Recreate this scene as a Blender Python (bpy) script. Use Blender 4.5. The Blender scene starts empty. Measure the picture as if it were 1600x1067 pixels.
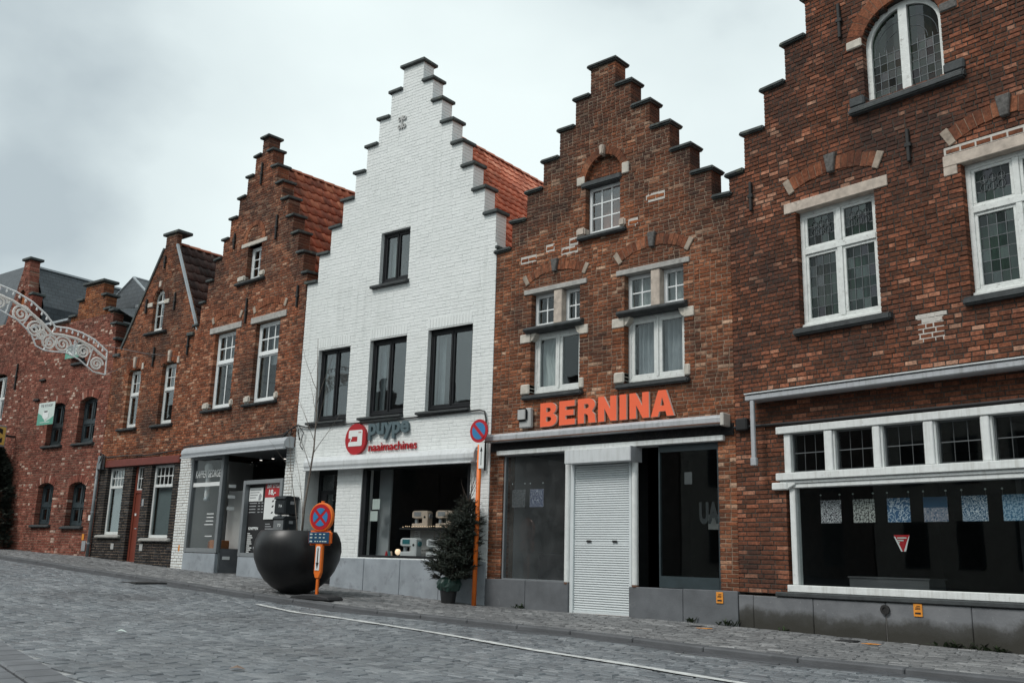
import bpy, bmesh, math, random
import numpy as np
from mathutils import Matrix, Vector
random.seed(7)
rnd = random.Random(11)
scene = bpy.context.scene
COL = scene.collection

# ------------------------------------------------------------------ camera
FPX = 1492.7
YAW, PITCH, ROLL = .721, .2261, -.0273
CAM = np.array([0., 0., .75])
def cam_rows():
    cy, sy, cp, sp, cr, sr = (math.cos(YAW), math.sin(YAW), math.cos(PITCH), math.sin(PITCH), math.cos(ROLL), math.sin(ROLL))
    Bm = np.array([[1, 0, 0], [0, 0, -1], [0, 1, 0]], float)
    Rz = np.array([[cy, -sy, 0], [sy, cy, 0], [0, 0, 1]])
    Rx = np.array([[1, 0, 0], [0, cp, -sp], [0, sp, cp]])
    Rr = np.array([[cr, -sr, 0], [sr, cr, 0], [0, 0, 1]])
    return (Rz @ Rx @ Bm.T @ Rr).T
CM = cam_rows()
cd = bpy.data.cameras.new('camera')
cam = bpy.data.objects.new('camera', cd); COL.objects.link(cam)
cd.sensor_fit = 'HORIZONTAL'; cd.sensor_width = 36; cd.lens = 36 * FPX / 1600
cd.clip_start = .05; cd.clip_end = 3000
mw = Matrix.Identity(4)
for i in range(3):
    mw[i][0], mw[i][1], mw[i][2], mw[i][3] = CM[0][i], -CM[1][i], -CM[2][i], CAM[i]
cam.matrix_world = mw
scene.camera = cam

def seen(P, m=0):
    """distance to a world point, or None when it lies outside the picture"""
    q = CM @ (np.asarray(P, float) - CAM)
    if q[2] < .2: return None
    u, v = 800 + FPX * q[0] / q[2], 533.5 + FPX * q[1] / q[2]
    return float(q[2]) if -m < u < 1600 + m and -m < v < 1067 + m else None

# ------------------------------------------------------------------ sky, sun, exposure
SUN_EL, SUN_DX, SUN_DY = math.radians(50), -.25, -.9
world = bpy.data.worlds.new('World'); scene.world = world; world.use_nodes = True
wn, wl = world.node_tree.nodes, world.node_tree.links
wn.clear()
def N(nodes, t, **kw):
    n = nodes.new(t)
    for k, v in kw.items():
        if k.startswith('i_'): n.inputs[k[2:].replace('_', ' ')].default_value = v
        else: setattr(n, k, v)
    return n
wout = N(wn, 'ShaderNodeOutputWorld')
sky = N(wn, 'ShaderNodeTexSky', sky_type='NISHITA', sun_disc=False, sun_elevation=SUN_EL, sun_rotation=math.atan2(SUN_DX, SUN_DY))
sky.air_density = 1.2; sky.dust_density = 3.0
b1 = N(wn, 'ShaderNodeBackground'); b1.inputs[1].default_value = .1
wl.new(sky.outputs[0], b1.inputs[0])
tc = N(wn, 'ShaderNodeTexCoord')
mp = N(wn, 'ShaderNodeMapping'); mp.inputs['Scale'].default_value = (1.1, 1.1, 1.7); mp.inputs['Location'].default_value = (1.3, 4.4, .2)
nz = N(wn, 'ShaderNodeTexNoise'); nz.inputs['Scale'].default_value = 1.7; nz.inputs['Detail'].default_value = 7; nz.inputs['Roughness'].default_value = .46; nz.inputs['Distortion'].default_value = .12
cr_ = N(wn, 'ShaderNodeValToRGB')
cr_.color_ramp.elements[0].position = .33; cr_.color_ramp.elements[0].color = (.38, .44, .465, 1)
cr_.color_ramp.elements[1].position = .66; cr_.color_ramp.elements[1].color = (.72, .80, .792, 1)
e = cr_.color_ramp.elements.new(.46); e.color = (.60, .675, .68, 1)
b2 = N(wn, 'ShaderNodeBackground'); b2.inputs[1].default_value = 1.0
mx = N(wn, 'ShaderNodeMixShader'); mx.inputs[0].default_value = .92
wl.new(tc.outputs['Generated'], mp.inputs[0]); wl.new(mp.outputs[0], nz.inputs['Vector']); wl.new(nz.outputs[0], cr_.inputs[0])
wl.new(cr_.outputs[0], b2.inputs[0]); wl.new(b1.outputs[0], mx.inputs[1]); wl.new(b2.outputs[0], mx.inputs[2]); wl.new(mx.outputs[0], wout.inputs[0])
sd = bpy.data.lights.new('sun', 'SUN'); sd.energy = 1.5; sd.angle = math.radians(16); sd.color = (1, .97, .93)
so = bpy.data.objects.new('sun', sd); COL.objects.link(so)
hl = math.hypot(SUN_DX, SUN_DY)
sdir = Vector((SUN_DX / hl * math.cos(SUN_EL), SUN_DY / hl * math.cos(SUN_EL), math.sin(SUN_EL)))
so.rotation_euler = sdir.to_track_quat('Z', 'Y').to_euler(); so.location = (0, -5, 30)
vs = scene.view_settings
vs.view_transform = 'Standard'; vs.look = 'None'; vs.exposure = 0.40; vs.gamma = 1; vs.use_curve_mapping = False
scene.cycles.max_bounces = 6; scene.cycles.diffuse_bounces = 3; scene.cycles.glossy_bounces = 4
scene.cycles.transmission_bounces = 4; scene.cycles.transparent_max_bounces = 12
scene.cycles.caustics_reflective = False; scene.cycles.caustics_refractive = False
scene.cycles.use_denoising = True

# ------------------------------------------------------------------ materials
MATS = {}
def newmat(name):
    m = bpy.data.materials.new(name); m.use_nodes = True
    nt = m.node_tree; nt.nodes.clear()
    out = nt.nodes.new('ShaderNodeOutputMaterial'); p = nt.nodes.new('ShaderNodeBsdfPrincipled')
    nt.links.new(p.outputs[0], out.inputs[0]); MATS[name] = m
    return m, nt, p
def link(nt, a, b): nt.links.new(a, b)
def pos(nt): return nt.nodes.new('ShaderNodeNewGeometry').outputs['Position']
def noise(nt, vec, scale, detail=4, rough=.55):
    n = nt.nodes.new('ShaderNodeTexNoise'); n.inputs['Scale'].default_value = scale; n.inputs['Detail'].default_value = detail; n.inputs['Roughness'].default_value = rough
    link(nt, vec, n.inputs['Vector']); return n.outputs[0]
def ramp(nt, fac, stops, interp='LINEAR'):
    r = nt.nodes.new('ShaderNodeValToRGB'); r.color_ramp.interpolation = interp
    el = r.color_ramp.elements
    while len(el) < len(stops): el.new(.5)
    for e_, (p_, c_) in zip(el, stops):
        e_.position = p_; e_.color = (*c_, 1) if len(c_) == 3 else c_
    link(nt, fac, r.inputs[0]); return r.outputs[0]
def mixc(nt, fac, a, b, mode='MIX'):
    n = nt.nodes.new('ShaderNodeMix'); n.data_type = 'RGBA'; n.blend_type = mode
    for sock, v in ((n.inputs[0], fac), (n.inputs[6], a), (n.inputs[7], b)):
        if isinstance(v, (int, float)): sock.default_value = v
        elif isinstance(v, tuple): sock.default_value = (*v, 1)
        else: link(nt, v, sock)
    return n.outputs[2]
def math_(nt, op, a, b=0.):
    n = nt.nodes.new('ShaderNodeMath'); n.operation = op
    for i, v in enumerate((a, b)):
        if isinstance(v, (int, float)): n.inputs[i].default_value = v
        else: link(nt, v, n.inputs[i])
    return n.outputs[0]
def bump(nt, p, h, strength=.3, dist=.01):
    b = nt.nodes.new('ShaderNodeBump'); b.inputs['Strength'].default_value = strength; b.inputs['Distance'].default_value = dist
    link(nt, h, b.inputs['Height']); link(nt, b.outputs[0], p.inputs['Normal'])
def island(nt):
    g_ = nt.nodes.new('ShaderNodeNewGeometry'); o_ = nt.nodes.new('ShaderNodeObjectInfo')
    return math_(nt, 'FRACT', math_(nt, 'ADD', g_.outputs['Random Per Island'], o_.outputs['Random']))

def plain(name, col, rough=.6, metal=0., var=.12, scale=6., dirt=None, bmp=.0, bscale=60., spec=.5, runs=None):
    """a colour with soft variation, optional dirt stains and fine relief"""
    m, nt, p = newmat(name); P = pos(nt)
    n = noise(nt, P, scale, 5)
    lo = tuple(c * (1 - var) for c in col); hi = tuple(min(1, c * (1 + var)) for c in col)
    c = ramp(nt, n, [(.3, lo), (.7, hi)])
    if dirt:
        d = ramp(nt, noise(nt, P, dirt[1], 8, .65), [(dirt[2], (0, 0, 0)), (min(1, dirt[2] + .18), (1, 1, 1))])
        c = mixc(nt, d, c, dirt[0])
    if runs:
        mpn = nt.nodes.new('ShaderNodeMapping'); mpn.inputs['Scale'].default_value = (9, 9, .6); link(nt, P, mpn.inputs[0])
        c = mixc(nt, ramp(nt, noise(nt, mpn.outputs[0], 1.8, 6, .65), [(.50, (0, 0, 0)), (.75, (.7, .7, .7))]), c, runs)
    link(nt, c, p.inputs['Base Color'])
    p.inputs['Roughness'].default_value = rough; p.inputs['Metallic'].default_value = metal
    p.inputs['Specular IOR Level'].default_value = spec
    if bmp: bump(nt, p, noise(nt, P, bscale, 4), bmp, .01)
    return m

def brick_mat(name, stops, soot=.5, sootcol=(.035, .028, .027), zsoot=None, rough=.9, bs=.5, grain=.45, runs=False, smear=(.20, .145, .105), streak=(.030, .025, .021)):
    m, nt, p = newmat(name); P = pos(nt); r = island(nt)
    if grain > .2: r = math_(nt, 'ADD', r, math_(nt, 'MULTIPLY', math_(nt, 'SUBTRACT', noise(nt, P, .9, 4, .6), .5), .55))
    if grain > .2: mean = [sum(b_[q] for _, b_ in stops[1:-1]) / (len(stops) - 2) for q in range(3)]; stops = [(a_, tuple(min(.6, (b_[q] * .8 + mean[q] * .2) * k_) for q, k_ in ((0, 1.2), (1, 1.15), (2, 1.12)))) for a_, b_ in stops]
    c = ramp(nt, r, stops, 'LINEAR')
    c = mixc(nt, min(1, grain * 2), c, ramp(nt, noise(nt, P, 26, 6, .78), [(.30, (.30, .29, .29)), (.5, (.88, .87, .86)), (.70, (1.7, 1.6, 1.5))]), 'MULTIPLY')
    if grain > .2: c = mixc(nt, ramp(nt, noise(nt, P, 11, 7, .75), [(.56, (0, 0, 0)), (.66, (.55, .55, .55))]), c, smear)
    if grain > .2: c = mixc(nt, ramp(nt, noise(nt, P, 95, 3), [(.62, (0, 0, 0)), (.74, (.35, .35, .35))]), c, (.42, .28, .20))
    s = noise(nt, P, .85, 7, .68)
    if zsoot:
        sp = nt.nodes.new('ShaderNodeSeparateXYZ'); link(nt, P, sp.inputs[0])
        mr = nt.nodes.new('ShaderNodeMapRange'); mr.inputs[1].default_value = zsoot[0]; mr.inputs[2].default_value = zsoot[1]; mr.inputs[3].default_value = 0; mr.inputs[4].default_value = zsoot[2]
        link(nt, sp.outputs[2], mr.inputs[0]); s = math_(nt, 'ADD', s, mr.outputs[0])
    d = ramp(nt, s, [(.45, (0, 0, 0)), (.66, (soot, soot, soot))])
    c = mixc(nt, d, c, sootcol)
    if runs or grain > .2:
        mpn = nt.nodes.new('ShaderNodeMapping'); mpn.inputs['Scale'].default_value = (5, 5, .22); link(nt, P, mpn.inputs[0])
        q = math_(nt, 'MULTIPLY', ramp(nt, noise(nt, mpn.outputs[0], 1.6, 5, .6), [(.50, (0, 0, 0)), (.72, (1, 1, 1))]), ramp(nt, noise(nt, P, .55, 3), [(.42, (0, 0, 0)), (.62, (.38, .38, .38))]))
        c = mixc(nt, q, c, (.42, .44, .42) if runs else streak)
    link(nt, c, p.inputs['Base Color']); p.inputs['Roughness'].default_value = rough; p.inputs['Specular IOR Level'].default_value = .1 if grain > .2 else .3
    bump(nt, p, noise(nt, P, 70, 5, .7), bs, .006)
    return m

RED = [(0, (.060, .029, .020)), (.25, (.095, .041, .026)), (.52, (.13, .052, .031)), (.76, (.18, .068, .040)), (.89, (.27, .106, .064)), (.95, (.36, .165, .105)), (1, (.46, .28, .20))]
BRN = [(0, (.075, .032, .019)), (.18, (.135, .050, .027)), (.45, (.19, .068, .035)), (.70, (.245, .090, .046)), (.86, (.31, .125, .066)), (.95, (.40, .20, .12)), (1, (.52, .37, .27))]
PNK = [(0, (.085, .029, .023)), (.25, (.155, .052, .040)), (.5, (.205, .071, .053)), (.75, (.255, .094, .071)), (.94, (.33, .145, .11)), (1, (.56, .45, .39))]
brick_mat('brick_red', RED, .7, zsoot=(5.5, 9.5, .10), smear=(.055, .040, .030))
brick_mat('brick_brown', BRN, .8, zsoot=(5.0, 8.5, .14))
brick_mat('brick_barber', [(0, (.065, .027, .018)), (.25, (.155, .050, .028)), (.5, (.235, .080, .042)), (.75, (.31, .118, .063)), (.92, (.40, .195, .12)), (1, (.50, .33, .24))], .7, zsoot=(6., 10., .15))
brick_mat('brick_left', [(0, (.065, .027, .018)), (.25, (.155, .050, .027)), (.5, (.235, .080, .040)), (.75, (.30, .110, .056)), (.95, (.37, .16, .09)), (1, (.46, .3, .21))], .75, zsoot=(5., 9., .12))
brick_mat('brick_pink', PNK, .4)
brick_mat('brick_black', [(0, (.013, .014, .016)), (.5, (.022, .024, .027)), (.9, (.036, .039, .043)), (1, (.065, .07, .075))], .3, rough=.6, smear=(.03, .031, .033))
brick_mat('brick_rust', [(0, (.13, .04, .02)), (.5, (.25, .085, .035)), (1, (.36, .15, .07))], .45)
brick_mat('brick_white', [(0, (.755, .775, .765)), (.5, (.77, .79, .78)), (1, (.785, .805, .795))], .3, sootcol=(.60, .625, .605), rough=.6, bs=.12, grain=.04, runs=True)
brick_mat('brick_arch', [(0, (.10, .040, .026)), (.5, (.20, .078, .044)), (1, (.31, .135, .078))], .6)
brick_mat('brick_far', PNK, .5)
plain('mortar_dark', (.050, .044, .037), .95, var=.3, scale=14, bmp=.4)
plain('mortar_sand', (.25, .185, .135), .95, var=.35, scale=9, bmp=.4)
plain('mortar_white', (.70, .72, .71), .8, var=.06, scale=20, bmp=.2)
plain('mortar_black', (.035, .035, .037), .8, var=.2, scale=20)
plain('repoint', (.50, .47, .43), .9, var=.12, scale=20, bmp=.3)
plain('coping', (.055, .065, .065), .8, var=.4, scale=7, dirt=((.15, .16, .115), 6, .56), bmp=.8, bscale=22)
plain('sill_stone', (.045, .050, .052), .75, var=.35, scale=9, dirt=((.10, .11, .10), 6, .62), bmp=.4, bscale=40)
plain('sandstone', (.47, .40, .34), .85, var=.25, scale=8, dirt=((.12, .10, .09), 5, .60), bmp=.4, bscale=40)
plain('pale_stone', (.52, .48, .42), .85, var=.2, scale=8, dirt=((.16, .14, .12), 5, .62), bmp=.35, bscale=40)
plain('arch_pale', (.33, .27, .215), .85, var=.25, scale=9, dirt=((.12, .10, .085), 6, .58), bmp=.4, bscale=40)
plain('grey_lintel', (.36, .35, .33), .85, var=.2, scale=10, dirt=((.14, .13, .12), 6, .6), bmp=.3, bscale=40)
plain('dark_keystone', (.10, .095, .09), .85, var=.4, scale=25, bmp=.7, bscale=40)
plain('bluestone', (.115, .122, .132), .75, var=.2, scale=3.5, dirt=((.25, .26, .27), 3, .64), bmp=.25, bscale=45)
plain('bluestone_pale', (.30, .33, .36), .7, var=.16, scale=3, dirt=((.17, .18, .195), 3.5, .56), bmp=.2, bscale=45)
def plinth_mat():
    m, nt, p = newmat('plinth_dirty'); P = pos(nt)
    c = ramp(nt, noise(nt, P, 3.2, 6), [(.3, (.125, .13, .14)), (.7, (.20, .205, .215))])
    c = mixc(nt, ramp(nt, noise(nt, P, 30, 3), [(.66, (0, 0, 0)), (.72, (.5, .5, .5))]), c, (.32, .32, .33))
    sp = nt.nodes.new('ShaderNodeSeparateXYZ'); link(nt, P, sp.inputs[0])
    h = math_(nt, 'ADD', sp.outputs[2], math_(nt, 'MULTIPLY', noise(nt, P, 2.2, 8, .7), -.42))
    d = ramp(nt, h, [(0, (1, 1, 1)), (.06, (0, 0, 0))])
    sh = nt.nodes.new('ShaderNodeMapRange'); link(nt, h, sh.inputs[0]); sh.inputs[1].default_value = -.20; sh.inputs[2].default_value = .02
    d = ramp(nt, sh.outputs[0], [(0, (1, 1, 1)), (.55, (.85, .85, .85)), (1, (0, 0, 0))])
    c = mixc(nt, d, c, (.032, .030, .024))
    link(nt, c, p.inputs['Base Color']); p.inputs['Roughness'].default_value = .8
    bump(nt, p, noise(nt, P, 40, 5), .25, .01)
plinth_mat()
plain('white_paint', (.70, .72, .71), .5, var=.07, scale=12, dirt=((.34, .33, .30), 13, .62), bmp=.3, bscale=50, runs=(.46, .46, .43))
plain('peeling_paint', (.68, .70, .68), .6, var=.1, scale=12, dirt=((.27, .26, .24), 16, .585), bmp=.5, bscale=45)
plain('upvc', (.76, .78, .78), .35, var=.03, scale=5)
plain('black_frame', (.012, .013, .015), .5, var=.2, spec=.3)
plain('slate_frame', (.028, .042, .048), .45, var=.2)
plain('grey_frame', (.20, .215, .225), .4, var=.08, dirt=((.14, .15, .155), 8, .65))
plain('awning_metal', (.44, .45, .47), .4, var=.08, scale=5, dirt=((.22, .22, .22), 14, .58), metal=.2, runs=(.22, .22, .21))
plain('awning_white', (.60, .62, .63), .35, var=.06, dirt=((.36, .37, .36), 9, .62), runs=(.42, .43, .42))
plain('awning_grey', (.40, .42, .44), .35, var=.06, dirt=((.24, .25, .26), 9, .64))
plain('awning_end', (.50, .47, .43), .6, var=.1)
plain('shutter', (.62, .66, .67), .45, var=.04, scale=3, dirt=((.45, .46, .45), 7, .66))
plain('rust', (.14, .07, .045), .9, var=.4, scale=30)
plain('red_beam', (.155, .032, .022), .55, var=.15, dirt=((.07, .02, .016), 9, .64))
plain('red_door', (.17, .038, .022), .45, var=.12, scale=4)
plain('orange_sign', (.88, .14, .055), .45, var=.03)
plain('orange_side', (.80, .62, .55), .5, var=.05)
plain('orange_pole', (.80, .17, .018), .45, var=.08, scale=9)
plain('sign_red', (.46, .012, .020), .4, var=.05)
plain('sign_blue', (.035, .20, .42), .4, var=.05)
plain('sign_navy', (.012, .06, .125), .4, var=.05)
plain('sign_white', (.74, .76, .75), .5, var=.04)
plain('sign_yellow', (.72, .48, .12), .5, var=.06)
plain('print_black', (.012, .012, .013), .6, var=.1)
plain('print_grey', (.30, .31, .32), .6, var=.1)
plain('reflection_dim', (.018, .022, .025), .6)  # dim tone for lettering reflected in the shop glass
plain('print_green', (.10, .34, .25), .5, var=.05)
plain('print_pale', (.58, .66, .62), .5, var=.04)
plain('logo_red', (.40, .010, .016), .45, var=.04)
plain('logo_teal', (.085, .125, .14), .5, var=.06)
plain('orange_plate', (.72, .27, .03), .6, var=.15, scale=25)
plain('iron', (.014, .013, .013), .7, var=.3)
plain('cable_black', (.012, .012, .013), .6, var=.2)
plain('zinc', (.36, .39, .41), .45, metal=.5, var=.12, dirt=((.5, .53, .54), 9, .6))
plain('pipe_grey', (.17, .19, .20), .5, var=.12)
plain('plastic_grey', (.42, .42, .41), .5, var=.08)
plain('planter_black', (.010, .010, .011), .38, var=.25, scale=3, spec=.4, dirt=((.03, .029, .028), 4, .64), runs=(.018, .018, .017))
plain('rubber', (.022, .022, .024), .75, var=.25, bmp=.3)
plain('mailbox', (.020, .024, .027), .32, var=.1)
plain('mailbox_grey', (.15, .16, .165), .35, var=.1)
plain('pot_green', (.020, .052, .042), .4, var=.2)
plain('pot_black', (.015, .016, .017), .4, var=.2)
plain('soil', (.03, .022, .016), .95, var=.4, scale=30, bmp=.8)
plain('bark_grey', (.16, .135, .115), .9, var=.35, scale=25, bmp=.6)
plain('bark_dark', (.05, .036, .028), .9, var=.3, scale=25)
plain('room_dark', (.022, .024, .026), .9, var=.2)
plain('room_grey', (.11, .115, .12), .9, var=.15, scale=1.5)
plain('room_pale', (.50, .50, .49), .9, var=.12, scale=1.5)
plain('room_floor', (.06, .058, .055), .7, var=.2)
plain('blind_grey', (.33, .36, .37), .7, var=.06, scale=3)
plain('curtain_pale', (.55, .57, .56), .9, var=.12, scale=5)
plain('curtain_grey', (.33, .35, .37), .9, var=.15, scale=5)
plain('render_cream', (.30, .285, .26), .85, var=.12, scale=2)
plain('brick_shade', (.085, .066, .060), .9, var=.45, scale=5)
plain('curtain_green', (.17, .22, .19), .9, var=.3, scale=4)
plain('curtain_brown', (.22, .15, .11), .9, var=.3, scale=4)
plain('lead', (.13, .14, .145), .5, metal=.4, var=.15)
plain('deco_white', (.88, .87, .86), .5, var=.06)
plain('deco_rope', (.88, .82, .77), .6, var=.12, scale=30)
plain('machine_cream', (.62, .50, .40), .4, var=.05)
plain('machine_white', (.66, .68, .68), .4, var=.05)
plain('machine_teal', (.03, .17, .19), .4, var=.05)
plain('wood_orange', (.40, .14, .04), .6, var=.2)
plain('hoop', (.30, .10, .06), .6, var=.2)
plain('curb', (.085, .088, .094), .75, var=.25, scale=3, dirt=((.16, .165, .17), 4, .63), bmp=.3, bscale=50)
plain('gutter', (.060, .063, .069), .7, var=.25, scale=2, dirt=((.12, .12, .125), 5, .66), bmp=.25, bscale=50)
plain('gutter_pale', (.125, .13, .14), .6, var=.25, scale=4, bmp=.3, bscale=60)
plain('joint_sand', (.30, .305, .305), .95, var=.4, scale=10, bmp=.5, bscale=80)
plain('asphalt', (.045, .047, .052), .85, var=.3, scale=40, bmp=.5, bscale=120)
plain('line_paint', (.56, .57, .56), .7, var=.12, scale=8, dirt=((.24, .245, .25), 11, .50))
plain('weed', (.045, .07, .028), .8, var=.4, scale=30)
plain('manhole', (.045, .045, .047), .6, metal=.4, var=.2)
def paver(name, stops, rough):
    m, nt, p = newmat(name); P = pos(nt); r = island(nt)
    c = ramp(nt, r, stops)
    c = mixc(nt, .5, c, ramp(nt, noise(nt, P, 35, 5, .7), [(.3, (.55, .55, .55)), (.7, (1.2, 1.2, 1.2))]), 'MULTIPLY')
    c = mixc(nt, ramp(nt, noise(nt, P, .6, 6, .62), [(.42, (0, 0, 0)), (.68, (.6, .6, .6))]), c, (.080, .083, .088))
    c = mixc(nt, ramp(nt, noise(nt, P, 1.7, 8, .7), [(.55, (0, 0, 0)), (.70, (.4, .4, .4))]), c, (.28, .287, .295))
    c = mixc(nt, ramp(nt, noise(nt, P, 14, 5, .7), [(.62, (0, 0, 0)), (.72, (.7, .7, .7))]), c, (.05, .052, .055))
    link(nt, c, p.inputs['Base Color'])
    ro = ramp(nt, noise(nt, P, 3, 4), [(.3, (rough - .12,) * 3), (.7, (rough + .1,) * 3)])
    link(nt, ro, p.inputs['Roughness']); bump(nt, p, noise(nt, P, 60, 5, .75), .8, .01)
paver('paver_road', [(0, (.130, .143, .158)), (.35, (.172, .188, .204)), (.8, (.215, .232, .248)), (1, (.29, .305, .32))], .40)
paver('paver_walk', [(0, (.14, .141, .144)), (.4, (.18, .181, .184)), (.8, (.22, .221, .223)), (1, (.31, .31, .31))], .6)
def tile_mat(name, stops, dirtcol, rough=.75):
    m, nt, p = newmat(name); P = pos(nt); r = island(nt)
    c = ramp(nt, r, stops)
    c = mixc(nt, ramp(nt, noise(nt, P, 2.3, 7, .68), [(.45, (0, 0, 0)), (.72, (.75, .75, .75))]), c, dirtcol)
    c = mixc(nt, ramp(nt, noise(nt, P, 28, 4), [(.62, (0, 0, 0)), (.75, (.5, .5, .5))]), c, (.16, .15, .10))
    link(nt, c, p.inputs['Base Color']); p.inputs['Roughness'].default_value = rough
    bump(nt, p, noise(nt, P, 60, 4), .3, .005)
tile_mat('tile_orange', [(0, (.38, .105, .056)), (.4, (.52, .155, .083)), (.8, (.60, .20, .115)), (1, (.64, .27, .17))], (.20, .075, .048))
tile_mat('tile_rust', [(0, (.19, .052, .027)), (.4, (.31, .083, .040)), (.8, (.38, .115, .056)), (1, (.45, .17, .09))], (.055, .03, .02))
tile_mat('tile_brown', [(0, (.030, .018, .016)), (.5, (.060, .030, .025)), (1, (.10, .055, .045))], (.025, .02, .02))
def slate_mat():
    m, nt, p = newmat('slate'); P = pos(nt)
    tcn = nt.nodes.new('ShaderNodeTexCoord')
    bt = nt.nodes.new('ShaderNodeTexBrick'); bt.inputs['Scale'].default_value = 1.0; bt.inputs['Brick Width'].default_value = .22; bt.inputs['Row Height'].default_value = .14; bt.inputs['Mortar Size'].default_value = .008
    bt.inputs['Color1'].default_value = (.042, .052, .061, 1); bt.inputs['Color2'].default_value = (.058, .069, .079, 1); bt.inputs['Mortar'].default_value = (.02, .025, .03, 1)
    link(nt, tcn.outputs['UV'], bt.inputs['Vector'])
    c = mixc(nt, .5, bt.outputs[0], ramp(nt, noise(nt, P, 4, 6), [(.3, (.6, .6, .6)), (.7, (1.25, 1.25, 1.25))]), 'MULTIPLY')
    link(nt, c, p.inputs['Base Color']); p.inputs['Roughness'].default_value = .55
    bump(nt, p, math_(nt, 'SUBTRACT', 1., bt.outputs[1]), .5, .02)
slate_mat()
def side_brick():
    m, nt, p = newmat('side_brick'); P = pos(nt)
    sp = nt.nodes.new('ShaderNodeSeparateXYZ'); link(nt, P, sp.inputs[0]); cb_ = nt.nodes.new('ShaderNodeCombineXYZ')
    link(nt, math_(nt, 'ADD', sp.outputs[0], sp.outputs[1]), cb_.inputs[0]); link(nt, sp.outputs[2], cb_.inputs[1])
    bt = nt.nodes.new('ShaderNodeTexBrick'); bt.inputs['Scale'].default_value = 1.; bt.inputs['Brick Width'].default_value = .2; bt.inputs['Row Height'].default_value = .064; bt.inputs['Mortar Size'].default_value = .006
    bt.inputs['Color1'].default_value = (.14, .052, .03, 1); bt.inputs['Color2'].default_value = (.24, .092, .05, 1); bt.inputs['Mortar'].default_value = (.17, .14, .11, 1); link(nt, cb_.outputs[0], bt.inputs['Vector'])
    c = mixc(nt, .8, bt.outputs[0], ramp(nt, noise(nt, P, 9, 7, .75), [(.3, (.35, .34, .33)), (.7, (1.3, 1.25, 1.2))]), 'MULTIPLY')
    link(nt, c, p.inputs['Base Color']); p.inputs['Roughness'].default_value = .9; bump(nt, p, math_(nt, 'SUBTRACT', 1., bt.outputs[1]), .4, .01)
side_brick()
def glass(name, tint, ior=1.5, boost=1.0, dust=0., vary=False, wave=.02):
    m = bpy.data.materials.new(name); m.use_nodes = True; nt = m.node_tree; nt.nodes.clear(); MATS[name] = m
    out = nt.nodes.new('ShaderNodeOutputMaterial')
    tr = nt.nodes.new('ShaderNodeBsdfTransparent'); tr.inputs[0].default_value = (*tint, 1)
    gl = nt.nodes.new('ShaderNodeBsdfGlossy'); gl.inputs['Roughness'].default_value = .015; gl.inputs[0].default_value = (.95, .98, 1, 1)
    bp_ = nt.nodes.new('ShaderNodeBump'); bp_.inputs['Strength'].default_value = wave; bp_.inputs['Distance'].default_value = .05; link(nt, noise(nt, pos(nt), 2.2, 2), bp_.inputs['Height']); link(nt, bp_.outputs[0], gl.inputs['Normal'])
    if vary:
        oi = nt.nodes.new('ShaderNodeObjectInfo'); link(nt, ramp(nt, oi.outputs['Random'], [(0, (.30, .36, .36)), (.3, (.50, .62, .55)), (.55, (.62, .66, .68)), (.75, (.46, .60, .50)), (.9, (.55, .50, .58)), (1, (.7, .76, .74))]), tr.inputs[0])
    fr = nt.nodes.new('ShaderNodeLayerWeight'); fr.inputs[0].default_value = .5
    mxs = nt.nodes.new('ShaderNodeMixShader'); r0 = ((ior - 1) / (ior + 1)) ** 2
    f_ = math_(nt, 'MULTIPLY', math_(nt, 'ADD', math_(nt, 'MULTIPLY', math_(nt, 'POWER', fr.outputs[1], 5.), 1 - r0), r0 * 1.6), boost)
    if vary: f_ = math_(nt, 'MULTIPLY', f_, math_(nt, 'ADD', .25, math_(nt, 'MULTIPLY', math_(nt, 'FRACT', math_(nt, 'MULTIPLY', oi.outputs['Random'], 7.3)), 1.1)))
    link(nt, f_, mxs.inputs[0]); link(nt, tr.outputs[0], mxs.inputs[1]); link(nt, gl.outputs[0], mxs.inputs[2])
    o = mxs.outputs[0]
    if dust:
        df = nt.nodes.new('ShaderNodeBsdfDiffuse'); df.inputs[0].default_value = (.45, .46, .46, 1)
        m2 = nt.nodes.new('ShaderNodeMixShader')
        P = pos(nt)
        link(nt, ramp(nt, noise(nt, P, 2.5, 7, .65), [(.35, (dust * .3,) * 3), (.75, (dust,) * 3)]), m2.inputs[0]); link(nt, o, m2.inputs[1]); link(nt, df.outputs[0], m2.inputs[2]); o = m2.outputs[0]
    link(nt, o, out.inputs[0])
glass('glass', (.80, .84, .84), 1.5, 1.5)
glass('glass_old', (.86, .89, .89), 1.5, .6)
glass('glass_clear', (.92, .93, .93), 1.5, .38, wave=.004)
glass('glass_shop', (.88, .90, .90), 1.5, .55, wave=.004)
glass('glass_dusty', (.80, .82, .83), 1.45, .40, .07, wave=.004)
glass('glass_lead', (.56, .66, .63), 1.5, .8, vary=True)
def emit(name, col, s):
    m, nt, p = newmat(name); p.inputs['Base Color'].default_value = (*col, 1); p.inputs['Emission Color'].default_value = (*col, 1); p.inputs['Emission Strength'].default_value = s
emit('bulb', (1, .93, .85), 1.6)
emit('fairy', (1, .75, .5), .7)
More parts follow.
